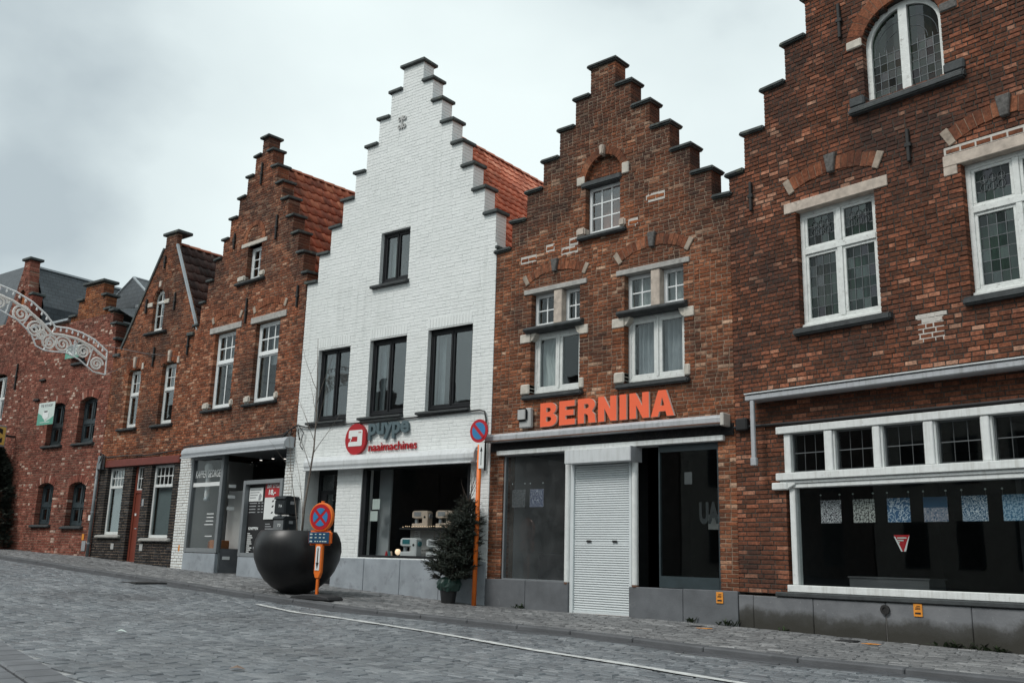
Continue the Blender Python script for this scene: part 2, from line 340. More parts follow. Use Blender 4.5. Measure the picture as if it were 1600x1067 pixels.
def art(name, a, b, kind):
    """flat abstract print: squiggles, cells or waves of two colours"""
    m, nt, p = newmat(name); tcn = nt.nodes.new('ShaderNodeTexCoord'); v = tcn.outputs['Object']
    if kind == 'cells':
        t = nt.nodes.new('ShaderNodeTexVoronoi'); t.feature = 'DISTANCE_TO_EDGE'; t.inputs['Scale'].default_value = 40
        n2 = nt.nodes.new('ShaderNodeTexNoise'); n2.inputs['Scale'].default_value = 9; link(nt, v, n2.inputs['Vector'])
        link(nt, mixc(nt, .12, v, n2.outputs[1]), t.inputs['Vector'])
        f_ = ramp(nt, t.outputs[0], [(.02, (1, 1, 1)), (.10, (0, 0, 0))])
    elif kind == 'swirl':
        t = nt.nodes.new('ShaderNodeTexWave'); t.inputs['Scale'].default_value = 13; t.inputs['Distortion'].default_value = 16; t.inputs['Detail'].default_value = 3; t.inputs['Detail Scale'].default_value = 2
        link(nt, v, t.inputs['Vector']); f_ = ramp(nt, t.outputs[1], [(.45, (0, 0, 0)), (.6, (1, 1, 1))])
    elif kind == 'net':
        n2 = nt.nodes.new('ShaderNodeTexNoise'); n2.inputs['Scale'].default_value = 19; n2.inputs['Detail'].default_value = 4; link(nt, v, n2.inputs['Vector'])
        f_ = ramp(nt, math_(nt, 'ABSOLUTE', math_(nt, 'SUBTRACT', n2.outputs[0], .5)), [(.01, (1, 1, 1)), (.045, (0, 0, 0))])
    else:
        n2 = nt.nodes.new('ShaderNodeTexNoise'); n2.inputs['Scale'].default_value = 42; n2.inputs['Detail'].default_value = 2; link(nt, v, n2.inputs['Vector'])
        f_ = ramp(nt, n2.outputs[0], [(.44, (0, 0, 0)), (.54, (1, 1, 1))])
    link(nt, mixc(nt, f_, a, b), p.inputs['Base Color']); p.inputs['Roughness'].default_value = .6
art('art_swirl', (.02, .02, .03), (.62, .62, .64), 'swirl')
art('art_grain', (.05, .05, .05), (.46, .47, .44), 'grain')
art('art_net', (.02, .10, .22), (.60, .66, .72), 'net')
art('art_half', (.015, .07, .14), (.40, .37, .40), 'swirl')
art('art_cells', (.02, .09, .17), (.66, .70, .74), 'cells')
art('art_mist', (.03, .13, .24), (.30, .42, .52), 'grain')
art('art_coral', (.01, .03, .12), (.75, .77, .84), 'cells')
art('art_grey', (.07, .075, .08), (.20, .21, .21), 'grain')

# ------------------------------------------------------------------ mesh helpers
def mesh_obj(name, verts, faces, mat, parent=None, smooth=False, mats=None, midx=None, bevel=0., loc=None, seg=1):
    me = bpy.data.meshes.new(name)
    if bevel:
        bm = bmesh.new(); vv = [bm.verts.new(v) for v in verts]
        for f_ in faces:
            try: bm.faces.new([vv[i] for i in f_])
            except ValueError: pass
        bm.normal_update()
        ed = [e_ for e_ in bm.edges if len(e_.link_faces) == 2 and e_.calc_face_angle(0) > .5]
        bmesh.ops.bevel(bm, geom=ed, offset=bevel, segments=seg, affect='EDGES', clamp_overlap=True)
        bm.to_mesh(me); bm.free()
    else:
        me.from_pydata([tuple(v) for v in verts], [], [tuple(f_) for f_ in faces])
    for m_ in (mats or [mat]): me.materials.append(MATS[m_] if isinstance(m_, str) else m_)
    if midx is not None: me.polygons.foreach_set('material_index', np.asarray(midx, np.int32))
    if smooth: me.polygons.foreach_set('use_smooth', np.ones(len(me.polygons), bool))
    o = bpy.data.objects.new(name, me); COL.objects.link(o)
    if parent is not None: o.parent = parent
    if loc is not None: o.location = loc
    return o
class MB:
    def __init__(s): s.v = []; s.f = []
    def box(s, x0, x1, y0, y1, z0, z1):
        b = len(s.v)
        s.v += [(x0, y0, z0), (x1, y0, z0), (x1, y1, z0), (x0, y1, z0), (x0, y0, z1), (x1, y0, z1), (x1, y1, z1), (x0, y1, z1)]
        s.f += [[b + i for i in q] for q in ((0, 3, 2, 1), (4, 5, 6, 7), (0, 1, 5, 4), (1, 2, 6, 5), (2, 3, 7, 6), (3, 0, 4, 7))]
        return s
    def prism(s, poly, y0, y1):
        """polygon in (x, z), counter-clockwise seen from the street, pushed from y0 back to y1"""
        b = len(s.v); n = len(poly)
        s.v += [(x, y0, z) for x, z in poly] + [(x, y1, z) for x, z in poly]
        s.f.append([b + i for i in range(n)]); s.f.append([b + n + i for i in reversed(range(n))])
        for i in range(n):
            j = (i + 1) % n; s.f.append([b + j, b + i, b + n + i, b + n + j])
        return s
    def prism_x(s, poly, x0, x1):
        """profile in (y, z) pushed along x"""
        b = len(s.v); n = len(poly)
        s.v += [(x0, y, z) for y, z in poly] + [(x1, y, z) for y, z in poly]
        s.f.append([b + i for i in range(n)]); s.f.append([b + n + i for i in reversed(range(n))])
        for i in range(n):
            j = (i + 1) % n; s.f.append([b + j, b + i, b + n + i, b + n + j])
        return s
    def tube(s, pts, r, n=6, caps=True):
        pts = [Vector(p) for p in pts]; rings = []
        rr = r if isinstance(r, (list, tuple)) else [r] * len(pts)
        up = None
        for i, p in enumerate(pts):
            d = (pts[min(i + 1, len(pts) - 1)] - pts[max(i - 1, 0)])
            if d.length < 1e-9: d = Vector((0, 0, 1))
            d.normalize()
            a = d.cross(Vector((0, 0, 1)) if abs(d.z) < .9 else Vector((1, 0, 0))) if up is None else (up - d * up.dot(d))
            if a.length < 1e-6: a = d.orthogonal()
            a.normalize(); up = a; b_ = d.cross(a)
            rings.append(len(s.v))
            for k in range(n):
                t = 2 * math.pi * k / n
                s.v.append(tuple(p + (a * math.cos(t) + b_ * math.sin(t)) * rr[i]))
        for i in range(len(pts) - 1):
            for k in range(n):
                s.f.append([rings[i] + k, rings[i] + (k + 1) % n, rings[i + 1] + (k + 1) % n, rings[i + 1] + k])
        if caps:
            s.f.append([rings[0] + k for k in reversed(range(n))]); s.f.append([rings[-1] + k for k in range(n)])
        return s
    def lathe(s, prof, c=(0, 0, 0), n=24):
        b = len(s.v)
        for r, z in prof:
            for k in range(n):
                t = 2 * math.pi * k / n; s.v.append((c[0] + r * math.cos(t), c[1] + r * math.sin(t), c[2] + z))
        for i in range(len(prof) - 1):
            for k in range(n):
                s.f.append([b + i * n + k, b + i * n + (k + 1) % n, b + (i + 1) * n + (k + 1) % n, b + (i + 1) * n + k])
        s.f.append([b + k for k in reversed(range(n))]); m_ = b + (len(prof) - 1) * n; s.f.append([m_ + k for k in range(n)])
        return s
    def disc(s, cx, cz, r, y0, y1, n=28, r2=None):
        return s.prism([(cx + r * math.cos(2 * math.pi * k / n), cz + (r2 or r) * math.sin(2 * math.pi * k / n)) for k in range(n)], y0, y1)
    def ring(s, cx, cz, r0, r1, y0, y1, a0=0, a1=2 * math.pi, n=28):
        for k in range(n):
            t, u = a0 + (a1 - a0) * k / n, a0 + (a1 - a0) * (k + 1) / n
            s.prism([(cx + r0 * math.cos(t), cz + r0 * math.sin(t)), (cx + r1 * math.cos(t), cz + r1 * math.sin(t)), (cx + r1 * math.cos(u), cz + r1 * math.sin(u)), (cx + r0 * math.cos(u), cz + r0 * math.sin(u))], y0, y1)
        return s
    def build(s, name, mat, parent=None, smooth=False, bevel=0., loc=None, seg=1):
        return mesh_obj(name, s.v, s.f, mat, parent, smooth, bevel=bevel, loc=loc, seg=seg)
def bx(name, x0, x1, y0, y1, z0, z1, mat, parent, bevel=0., seg=1):
    return MB().box(x0, x1, y0, y1, z0, z1).build(name, mat, parent, bevel=bevel, seg=seg)
def tag(o, label=None, cat=None, group=None, kind=None):
    for k, v in (('label', label), ('category', cat), ('group', group), ('kind', kind)):
        if v: o[k] = v
    return o
def empty(name, mat4=None):
    o = bpy.data.objects.new(name, None); COL.objects.link(o); o.empty_display_size = .2
    if mat4 is not None: o.matrix_world = mat4
    return o
def at(H, x, y, z): return H.matrix_world @ Matrix.Translation((x, y, z)) if H is not None else Matrix.Translation((x, y, z))
def thing(name, label, cat, H=None, p=(0, 0, 0), group=None, rz=0):
    o = empty(name, at(H, *p) @ Matrix.Rotation(rz, 4, 'Z')); return tag(o, label, cat, group)
def top(o, H, label, cat, group=None):
    """a one-mesh thing whose vertices are in the frame of house H"""
    o.matrix_world = H.matrix_world.copy(); return tag(o, label, cat, group)

_txt = {}
def text_mesh(s, size=1., bold=0., ext=.01, spacing=1.):
    cu = bpy.data.curves.new('lettering', 'FONT'); cu.body = s; cu.size = size; cu.extrude = ext; cu.offset = bold; cu.resolution_u = 3; cu.space_character = spacing
    cu.align_x = 'CENTER'; cu.align_y = 'CENTER'
    o = bpy.data.objects.new('lettering', cu); COL.objects.link(o)
    dg = bpy.context.evaluated_depsgraph_get(); me = bpy.data.meshes.new_from_object(o.evaluated_get(dg))
    bpy.data.objects.remove(o); bpy.data.curves.remove(cu)
    v = np.empty(len(me.vertices) * 3); me.vertices.foreach_get('co', v); v = v.reshape(-1, 3)
    return v, [list(p.vertices) for p in me.polygons]
TEXT = {k: text_mesh(*a) for k, a in {
    'puype': ('puype', 1, .035), 'naai': ('naaimachines', 1, .008), 'kapper': ('KAPPER GEORGE', 1, .006), 'snit': ('SNIT STYLE', 1, .03),
    '18': ('18,-', 1, .04), 'koop': ('TE KOOP', 1, .02), '71a': ('71A', 1, .01), '73': ('73', 1, .01), 'style': ('STYLE JE HAAR OP', 1, .01), 'heren': ('HEREN', 1, .03),
    'ua': ('UA', 1, .05), 'c': ('C', 1, .06), 'head': ('KNIPPEN', 1, .02)}.items()}
def text(key, name, parent, cx, cz, w, h, y, t, mat, shear=0.):
    """lettering fitted to a w x h box centred on (cx, cz), its face at y and t thick"""
    v, f_ = TEXT[key]; lo, hi = v.min(0), v.max(0); c = (lo + hi) / 2
    sx, sz, st = w / (hi[0] - lo[0]), h / (hi[1] - lo[1]), t / max(1e-6, hi[2] - lo[2])
    vv = [(cx + (a - c[0]) * sx + shear * (b - c[1]) * sz, y + (hi[2] - d) * st, cz + (b - c[1]) * sz) for a, b, d in v]
    return mesh_obj(name, vv, f_, mat, parent)

# ------------------------------------------------------------------ ground
GX = [-200, -60, -40, -29, -25, -21.2, -15.25, -11.4, -6.6, -2.9, 0, 4, 20, 200]
GZ = [.74, .74, .74, .70, .58, .39, .19, .005, -.04, -.09, -.12, -.15, -.2, -.2]
def g(x): return float(np.interp(x, GX, GZ))
KX = [-60, -25, -22, -18.5, -14.5, -12, -9.6, -7, -4.85, -2.3, 6, 20]
KY = [9.6, 9.75, 9.95, 9.75, 9.45, 9.72, 9.72, 9.50, 9.14, 9.18, 9.0, 9.0]
def kerb_y(x): return float(np.interp(x, KX, KY))
ROAD_DROP = .038
def near_y(x): return 3.03 - .2265 * (x + 6)
def strip(name, xs, ya, yb, za, zb, mat, kind='structure'):
    v, f_ = [], []
    for x in xs: v += [(x, ya(x), za(x)), (x, yb(x), zb(x))]
    for i in range(len(xs) - 1): f_.append([2 * i, 2 * i + 2, 2 * i + 3, 2 * i + 1])
    o = mesh_obj(name, v, f_, mat)
    tag(o, kind=kind); return o
xs_all = sorted(set(GX + KX + list(np.arange(-40, 20, 1.0))))
ground = strip('ground', [-1500] + [x for x in xs_all if -200 <= x <= 200] + [1500], lambda x: -1500, lambda x: 1500, lambda x: g(x) - .16, lambda x: g(x) - .16, 'asphalt')
xr_ = [x for x in xs_all if -60 <= x <= 20]
road = strip('road', xr_, lambda x: near_y(x) - .02, lambda x: kerb_y(x) - .1, lambda x: g(x) - ROAD_DROP - .013, lambda x: g(x) - ROAD_DROP - .013, 'joint_sand')
walk = strip('pavement', xr_, lambda x: kerb_y(x) + .05, lambda x: 13.2, lambda x: g(x) - .012, lambda x: g(x) - .012, 'joint_sand')
drive = strip('carriageway', xr_, lambda x: -30, lambda x: near_y(x) - .62, lambda x: g(x) - ROAD_DROP - .004, lambda x: g(x) - ROAD_DROP - .004, 'asphalt')

def paver_mesh(L, W_, seed, t=.03):
    r_ = random.Random(seed); j = lambda a: r_.uniform(-a, a)
    c = .007; v = []
    for sx, sy in ((-1, -1), (1, -1), (1, 1), (-1, 1)): v.append((sx * (L / 2 - c) + j(.002), sy * (W_ / 2 - c) + j(.002), j(.0025)))
    for sx, sy in ((-1, -1), (1, -1), (1, 1), (-1, 1)): v.append((sx * L / 2, sy * W_ / 2, -c + j(.002)))
    for sx, sy in ((-1, -1), (1, -1), (1, 1), (-1, 1)): v.append((sx * L / 2, sy * W_ / 2, -t))
    f_ = [(0, 1, 2, 3)]
    for a in (0, 4):
        for i in range(4): f_.append((a + 4 + i, a + 4 + (i + 1) % 4, a + (i + 1) % 4, a + i))
    return v, f_
def pave(parent, mat, x0, x1, ylo, yhi, dz, L, W_, gap, n_ind, seed, ymin, ymax, walkin=False):
    r_ = random.Random(seed); cand = []
    rows = int((ymax - ymin) / (W_ + gap * .7))
    for k in range(rows):
        y = ymin + (k + .5) * (W_ + gap * .7)
        x = x0 + r_.choice((0, .5)) * (L + gap) * (k % 2) + r_.uniform(-.03, .03)
        if k % 2: x += (L + gap) / 2
        while x < x1:
            if ylo(x) < y < yhi(x): cand.append((x, y))
            x += L + gap * 1.5 + r_.uniform(-.004, .004)
    var = [paver_mesh(L, W_, seed + i) for i in range(8)]
    info = []
    for i, (x, y) in enumerate(cand):
        z = g(x) + dz
        d = seen((x, y, z), 30)
        if d is None and (x < -32 or y < near_y(x) - 2): continue
        info.append((d if d is not None else 99, x, y, z))
    info.sort()
    mes = []
    for v, f_ in var:
        me = bpy.data.meshes.new('paver'); me.from_pydata(v, [], f_); me.materials.append(MATS[mat]); mes.append(me)
    V, F = [], []
    for i, (d, x, y, z) in enumerate(info):
        sl = (g(x + .1) - g(x - .1)) / .2
        zz = z + r_.uniform(-.004, .004) + .006 * math.sin(x * 1.7) * math.sin(y * 2.3)
        if i < n_ind and d < 90:
            o = bpy.data.objects.new('paver', mes[i % 8]); COL.objects.link(o); o.parent = parent; o.location = (x, y, zz); o.rotation_euler = (r_.uniform(-.03, .03), -math.atan(sl) + r_.uniform(-.02, .02), r_.uniform(-.01, .01))
        else:
            v, f_ = var[r_.randrange(8)]; b = len(V)
            ta, tb = r_.uniform(-.022, .022), r_.uniform(-.03, .03)
            V += [(x + a, y + b_, zz + c + sl * a + ta * a + tb * b_) for a, b_, c in v]
            F += [tuple(b + q for q in f2) for f2 in f_]
    o = mesh_obj('paver_bond', V, F, mat, parent); tag(o, kind='stuff')
pave(road, 'paver_road', -34, 6, lambda x: near_y(x), lambda x: kerb_y(x) - .46, -ROAD_DROP, .17, .105, .012, 300, 3, -1.5, 9.6)
pave(walk, 'paver_walk', -34, 6, lambda x: kerb_y(x) + .13, lambda x: 12.95, 0, .19, .10, .012, 300, 4, 8.9, 13.0)
# kerb stones and the smooth gutter band along them
x = -34.
kerb = tag(empty('kerb'), kind='structure')
V, F = [], []
while x < 6:
    L_ = rnd.uniform(.9, 1.1); a, b = x + .004, x + L_ - .004
    mb = MB(); p0 = [(a, kerb_y(a)), (b, kerb_y(b))]
    for (xx, yy) in p0:
        mb.v += [(xx, yy - .06, g(xx) - .14), (xx, yy - .045, g(xx) - .004), (xx, yy + .12, g(xx) + .002), (xx, yy + .12, g(xx) - .14)]
    mb.f = [(0, 1, 2, 3), (7, 6, 5, 4), (0, 4, 5, 1), (1, 5, 6, 2), (2, 6, 7, 3), (3, 7, 4, 0)]
    mb.build('kerb_stone', 'curb', kerb, bevel=.012)
    mg = MB()
    for (xx, yy) in p0:
        z_ = g(xx) - ROAD_DROP
        mg.v += [(xx, yy - .44, z_ - .06), (xx, yy - .44, z_ + .002), (xx, yy - .065, z_ - .012), (xx, yy - .065, z_ - .06)]
    mg.f = [(0, 1, 2, 3), (7, 6, 5, 4), (0, 4, 5, 1), (1, 5, 6, 2), (2, 6, 7, 3), (3, 7, 4, 0)]
    mg.build('gutter_slab', 'gutter', kerb, bevel=.006)
    x += L_
# near gutter: two rows of larger slabs running at a slant
near = tag(empty('near_gutter'), kind='structure')
x = -16.
while x < 3:
    for q in (0, 1):
        a, b = x + .004, x + .326
        mb = MB()
        for xx in (a, b):
            y_ = near_y(xx) - .02 - q * .30; z_ = g(xx) - ROAD_DROP
            mb.v += [(xx, y_ - .272, z_ - .07), (xx, y_ - .272, z_ + .0), (xx, y_, z_ + .0), (xx, y_, z_ - .07)]
        mb.f = [(0, 1, 2, 3), (7, 6, 5, 4), (0, 4, 5, 1), (1, 5, 6, 2), (2, 6, 7, 3), (3, 7, 4, 0)]
        mb.build('gutter_slab', 'gutter_pale', near, bevel=.014)
    x += .33
# white parking line
LX = [-12.6, -10.84, -9.15, -7.17, -5.51, -4.27, -3.5, -2.0, 1]
LY = [8.72, 8.50, 8.22, 7.75, 7.36, 7.10, 6.98, 6.75, 6.3]
xs_l = [t for t in np.arange(-12.6, 1, .15)]
V, F = [], []
for t in xs_l:
    y_ = float(np.interp(t, LX, LY)); w_ = .055 * (1 + .15 * math.sin(t * 7)); zl = [g(t) - ROAD_DROP + .0085 + .006 * math.sin(t * 1.7) * math.sin(q_ * 2.3) for q_ in (y_ - w_, y_ + w_)]; V += [(t, y_ - w_, zl[0]), (t, y_ + w_, zl[1])]
F = [(2 * i, 2 * i + 2, 2 * i + 3, 2 * i + 1) for i in range(len(xs_l) - 1)]
tag(mesh_obj('road_marking', V, F, 'line_paint'), kind='structure')

# ------------------------------------------------------------------ house toolkit
def frame(name, o, deg):
    return empty(name, Matrix.Translation((o[0], o[1], 0)) @ Matrix.Rotation(math.radians(deg), 4, 'Z'))
def spans_of(levels):
    def sp(z):
        for xl, xr, zt in reversed(levels):
            if z < zt: return (xl, xr)
        return None
    return sp
def hole_at(h, z):
    x0, x1, z0, z1 = h[:4]
    if len(h) == 4 or z < z1: return (x0, x1) if z0 < z < z1 else None
    zt = h[4]
    if z >= zt: return None
    k = math.sqrt(max(0, 1 - ((z - z1) / (zt - z1)) ** 2)); c, w = (x0 + x1) / 2, (x1 - x0) / 2
    return (c - w * k, c + w * k)
def cuts(sp, holes, z):
    s = sp(z)
    if s is None: return []
    iv = [(s[0], s[1], 1, 1)]
    for h in holes:
        c = hole_at(h, z)
        if not c: continue
        out = []
        for a, b, fa, fb in iv:
            if c[1] <= a or c[0] >= b: out.append((a, b, fa, fb)); continue
            if c[0] > a + .02: out.append((a, c[0], fa, 2))
            if c[1] < b - .02: out.append((c[1], b, 2, fb))
        iv = out
    return iv
def brick_v(x0, x1, z0, z1, yf, yd, r_, c=.004, j=.0022):
    k = lambda: r_.uniform(-j, j)
    fr = [(x0 + c + k(), yf + k(), z0 + c + k()), (x1 - c + k(), yf + k(), z0 + c + k()), (x1 - c + k(), yf + k(), z1 - c + k()), (x0 + c + k(), yf + k(), z1 - c + k())]
    md = [(x0, yf + c, z0), (x1, yf + c, z0), (x1, yf + c, z1), (x0, yf + c, z1)]
    bk = [(x0, yd, z0), (x1, yd, z0), (x1, yd, z1), (x0, yd, z1)]
    return fr + md + bk
BF = [(0, 1, 2, 3)] + [(a + 4 + i, a + 4 + (i + 1) % 4, a + (i + 1) % 4, a + i) for a in (0, 4) for i in range(4)]
def brickwork(H, sp, zbreaks, holes, z0, z1, mats, mortar, matfn=None, course=.062, ls=.19, lh=.09, joint=.011, thick=.32, n_ind=300, seed=1, yoff=0., mrec=.008, endd=.24, rough=1.0, pstr=.62, vj=None, low=None):
    vj = joint if vj is None else vj
    r_ = random.Random(seed)
    # mortar core: one solid per band between openings
    bz = sorted(set([z0, z1] + [z for z in zbreaks if z0 < z < z1] + [z for h in holes for z in (h[2], h[3]) if z0 < z < z1] + [h[3] + (h[4] - h[3]) * q / 7 for h in holes if len(h) > 4 for q in range(8)]))
    core = MB()
    for a, b in zip(bz[:-1], bz[1:]):
        for x0, x1, fa, fb in cuts(sp, holes, (a + b) / 2):
            core.box(x0 + .007, x1 - .007, yoff + mrec, yoff + thick, a, b)
    wall = core.build('wall', mortar, H)
    V, F, MI, cand = [], [], [], []
    n = int((z1 - z0) / course + 1e-4)
    for k in range(n):
        za, zb = z0 + k * course + joint / 2, z0 + (k + 1) * course - joint / 2
        zm = (za + zb) / 2
        for x0, x1, fa, fb in cuts(sp, holes, zm):
            x = x0; first = True
            off = r_.choice((0, .5)) if k % 2 else 0
            while x < x1 - .02:
                full = (low[1] if low and zm < low[0] else ls) if r_.random() < pstr else lh
                if first: full = lh if (k % 2) else ls; 
                full *= r_.uniform(.97, 1.03)
                e_ = min(x + full, x1)
                last = False
                if x1 - e_ < .045: e_ = x1; last = True
                yd = yoff + .09
                if first: yd = yoff + (thick - .01 if fa == 1 else endd)
                if last: yd = yoff + (thick - .01 if fb == 1 else endd)
                mi = matfn((x + e_) / 2, zm) if matfn else 0
                yf = yoff + r_.uniform(-.004, .003) * rough
                zj = r_.uniform(-.002, .002) * rough
                if mi is not None:
                    if not first and not last and mi == 0 and full > .8 * ls:
                        P = H.matrix_world @ Vector(((x + e_) / 2, yf, zm)); d = seen(P)
                        cand.append((d if d else 99, x, e_, za + zj, zb + zj, yf))
                    else:
                        b_ = len(V); V += brick_v(x, e_, za + zj, zb + zj, yf, yd, r_, j=.0022 * rough); F += [tuple(b_ + q for q in f_) for f_ in BF]; MI += [mi] * 9
                x = e_ + vj; first = False
    cand.sort()
    mes = []
    if n_ind:
        for q in range(6):
            me = bpy.data.meshes.new('brick'); me.from_pydata(brick_v(-ls / 2, ls / 2, -(course - joint) / 2, (course - joint) / 2, 0, .09, r_, j=.0022 * rough), [], BF); me.materials.append(MATS[mats[0]]); mes.append(me)
    for i, (d, xa, xb, za, zb, yf) in enumerate(cand):
        if i < n_ind and d < 90:
            o = bpy.data.objects.new('brick', mes[i % 6]); COL.objects.link(o); o.parent = wall; o.location = ((xa + xb) / 2, yf, (za + zb) / 2); o.scale = ((xb - xa) / ls, 1, 1)
        else:
            b_ = len(V); V += brick_v(xa, xb, za, zb, yf, yoff + .09, r_, j=.0022 * rough); F += [tuple(b_ + q for q in f_) for f_ in BF]; MI += [0] * 9
    bo = mesh_obj('brickwork', V, F, None, wall, mats=mats, midx=MI); tag(bo, kind='stuff')
    return wall
def copings(H, levels, thick=.32, h=.068, over=.06, mat='coping', bev=.02, only=None):
    for k, (xl, xr, zt) in enumerate(levels):
        if k == 0:
            MB().box(xl - over, xr + over, -over - .01, thick + over, zt, zt + h).build('coping_cap', mat, H, bevel=bev, seg=2); continue
        pl, pr = levels[k - 1][0], levels[k - 1][1]
        for s, a, b in ((0, xl - over, pl), (1, pr, xr + over)):
            if b - a < .12: continue
            t = rnd.uniform(-.008, .008)
            mb = MB().box(a, b, -over, thick + .03, zt, zt + h)
            mb.v = [(x_, y_, z_ + t * (1 if x_ > (a + b) / 2 else -1) + (.0 if y_ > 0 else -.012)) for x_, y_, z_ in mb.v]
            mb.build('coping', mat, H, bevel=bev, seg=2)
def room(H, x0, x1, z0, z1, depth, mat='room_dark', y=.325, name='room', floor=None):
    v = [(x0, y, z0), (x1, y, z0), (x1, y, z1), (x0, y, z1), (x0, y + depth, z0), (x1, y + depth, z0), (x1, y + depth, z1), (x0, y + depth, z1)]
    f_ = [(4, 5, 6, 7), (0, 4, 7, 3), (1, 2, 6, 5), (3, 7, 6, 2), (0, 1, 5, 4)]
    return mesh_obj(name, v, f_, None, H, mats=[mat, floor or mat], midx=[0, 0, 0, 0, 1])
def pane(W_, x0, x1, z0, z1, y, gmat, tilt=0., name='pane', t=.004):
    cx, cz = (x0 + x1) / 2, (z0 + z1) / 2; a, b = (x1 - x0) / 2, (z1 - z0) / 2
    o = MB().box(-a, a, 0, t, -b, b).build(name, gmat, W_, loc=(cx, y, cz))
    if tilt: o.rotation_euler = (rnd.uniform(-tilt, tilt), 0, rnd.uniform(-tilt, tilt))
    return o
def split(a, b, fr, gap):
    s = sum(fr); L_ = (b - a) - gap * (len(fr) - 1); out = []; x_ = a
    for q in fr: out.append((x_, x_ + L_ * q / s)); x_ += L_ * q / s + gap
    return out
def window(H, x0, x1, z0, z1, y, mat, cols=(1,), rows=(1,), sub={}, fw=.05, mw=.06, tw=.06, sash=.035, d=.07, gmat='glass', mun=.02, tilt=0., lead=False, name='window', arch=None, skipbars=False):
    mb = MB()
    mb.box(x0, x1, y, y + d, z0, z0 + fw); mb.box(x0, x1, y, y + d, z1 - fw, z1)
    mb.box(x0, x0 + fw, y, y + d, z0 + fw, z1 - fw); mb.box(x1 - fw, x1, y, y + d, z0 + fw, z1 - fw)
    cx = split(x0 + fw, x1 - fw, cols, mw); cz = split(z0 + fw, z1 - fw, rows, tw)
    for (a, b), (c, _) in zip(cx[:-1], cx[1:]): mb.box(b, c, y - .006, y + d - .004, z0 + fw, z1 - fw)
    for (a, b), (c, _) in zip(cz[:-1], cz[1:]): mb.box(x0 + fw, x1 - fw, y - .012, y + d - .008, b, c)
    cells = []
    for i, (xa, xb) in enumerate(cx):
        for k, (za, zb) in enumerate(cz):
            if sash:
                s = sash; ys = y + .012
                mb.box(xa, xb, ys, y + d - .012, za, za + s); mb.box(xa, xb, ys, y + d - .012, zb - s, zb); mb.box(xa, xa + s, ys, y + d - .012, za + s, zb - s); mb.box(xb - s, xb, ys, y + d - .012, za + s, zb - s)
                xa2, xb2, za2, zb2 = xa + s, xb - s, za + s, zb - s
            else: xa2, xb2, za2, zb2 = xa, xb, za, zb
            cells.append((i, k, xa2, xb2, za2, zb2))
    ml = MB(); pn = []
    for i, k, xa, xb, za, zb in cells:
        nx, nz_ = sub.get((i, k), sub.get('*', (1, 1)))
        px, pz = split(xa, xb, [1] * nx, mun), split(za, zb, [1] * nz_, mun)
        tgt = ml if lead else mb
        yb = (y + d * .42, y + d * .42 + .012) if lead else (y + .02, y + d - .02)
        for (a, b), (c, _) in zip(px[:-1], px[1:]): tgt.box(b, c, yb[0], yb[1], za, zb)
        for (a, b), (c, _) in zip(pz[:-1], pz[1:]): tgt.box(xa, xb, yb[0] + .001, yb[1] - .001, b, c)
        for a, b in px:
            for c, e_ in pz: pn.append((a, b, c, e_))
    W_ = mb.build(name, mat, H, bevel=.005)
    if lead: ml.build('leading', 'lead', W_)
    for a, b, c, e_ in pn: pane(W_, a - .003, b + .003, c - .003, e_ + .003, y + d * .5, gmat, tilt)
    return W_
def curtain(H, x0, x1, z0, z1, y, mat, label, amp=.03, waves=6, group=None, gather=0., cat='curtain'):
    nx, nz_ = max(16, waves * 6), 8; v, f_ = [], []; ph = rnd.uniform(0, 6)
    for k in range(nz_ + 1):
        t = k / nz_
        for i in range(nx + 1):
            u = i / nx
            w = 1 - gather * math.sin(math.pi * min(1, (1 - t) * 1.25)) ** 2
            v.append((x0 + (x1 - x0) * u * w, y + amp * math.sin(u * waves * 6.28 + ph + .6 * math.sin(3 * t)) + amp * .5 * math.sin(u * waves * 15 + t), z0 + (z1 - z0) * t))
    for k in range(nz_):
        for i in range(nx): a = k * (nx + 1) + i; f_.append((a, a + 1, a + nx + 2, a + nx + 1))
    o = mesh_obj('curtain', v, f_, mat, smooth=True); return top(o, H, label, cat, group)
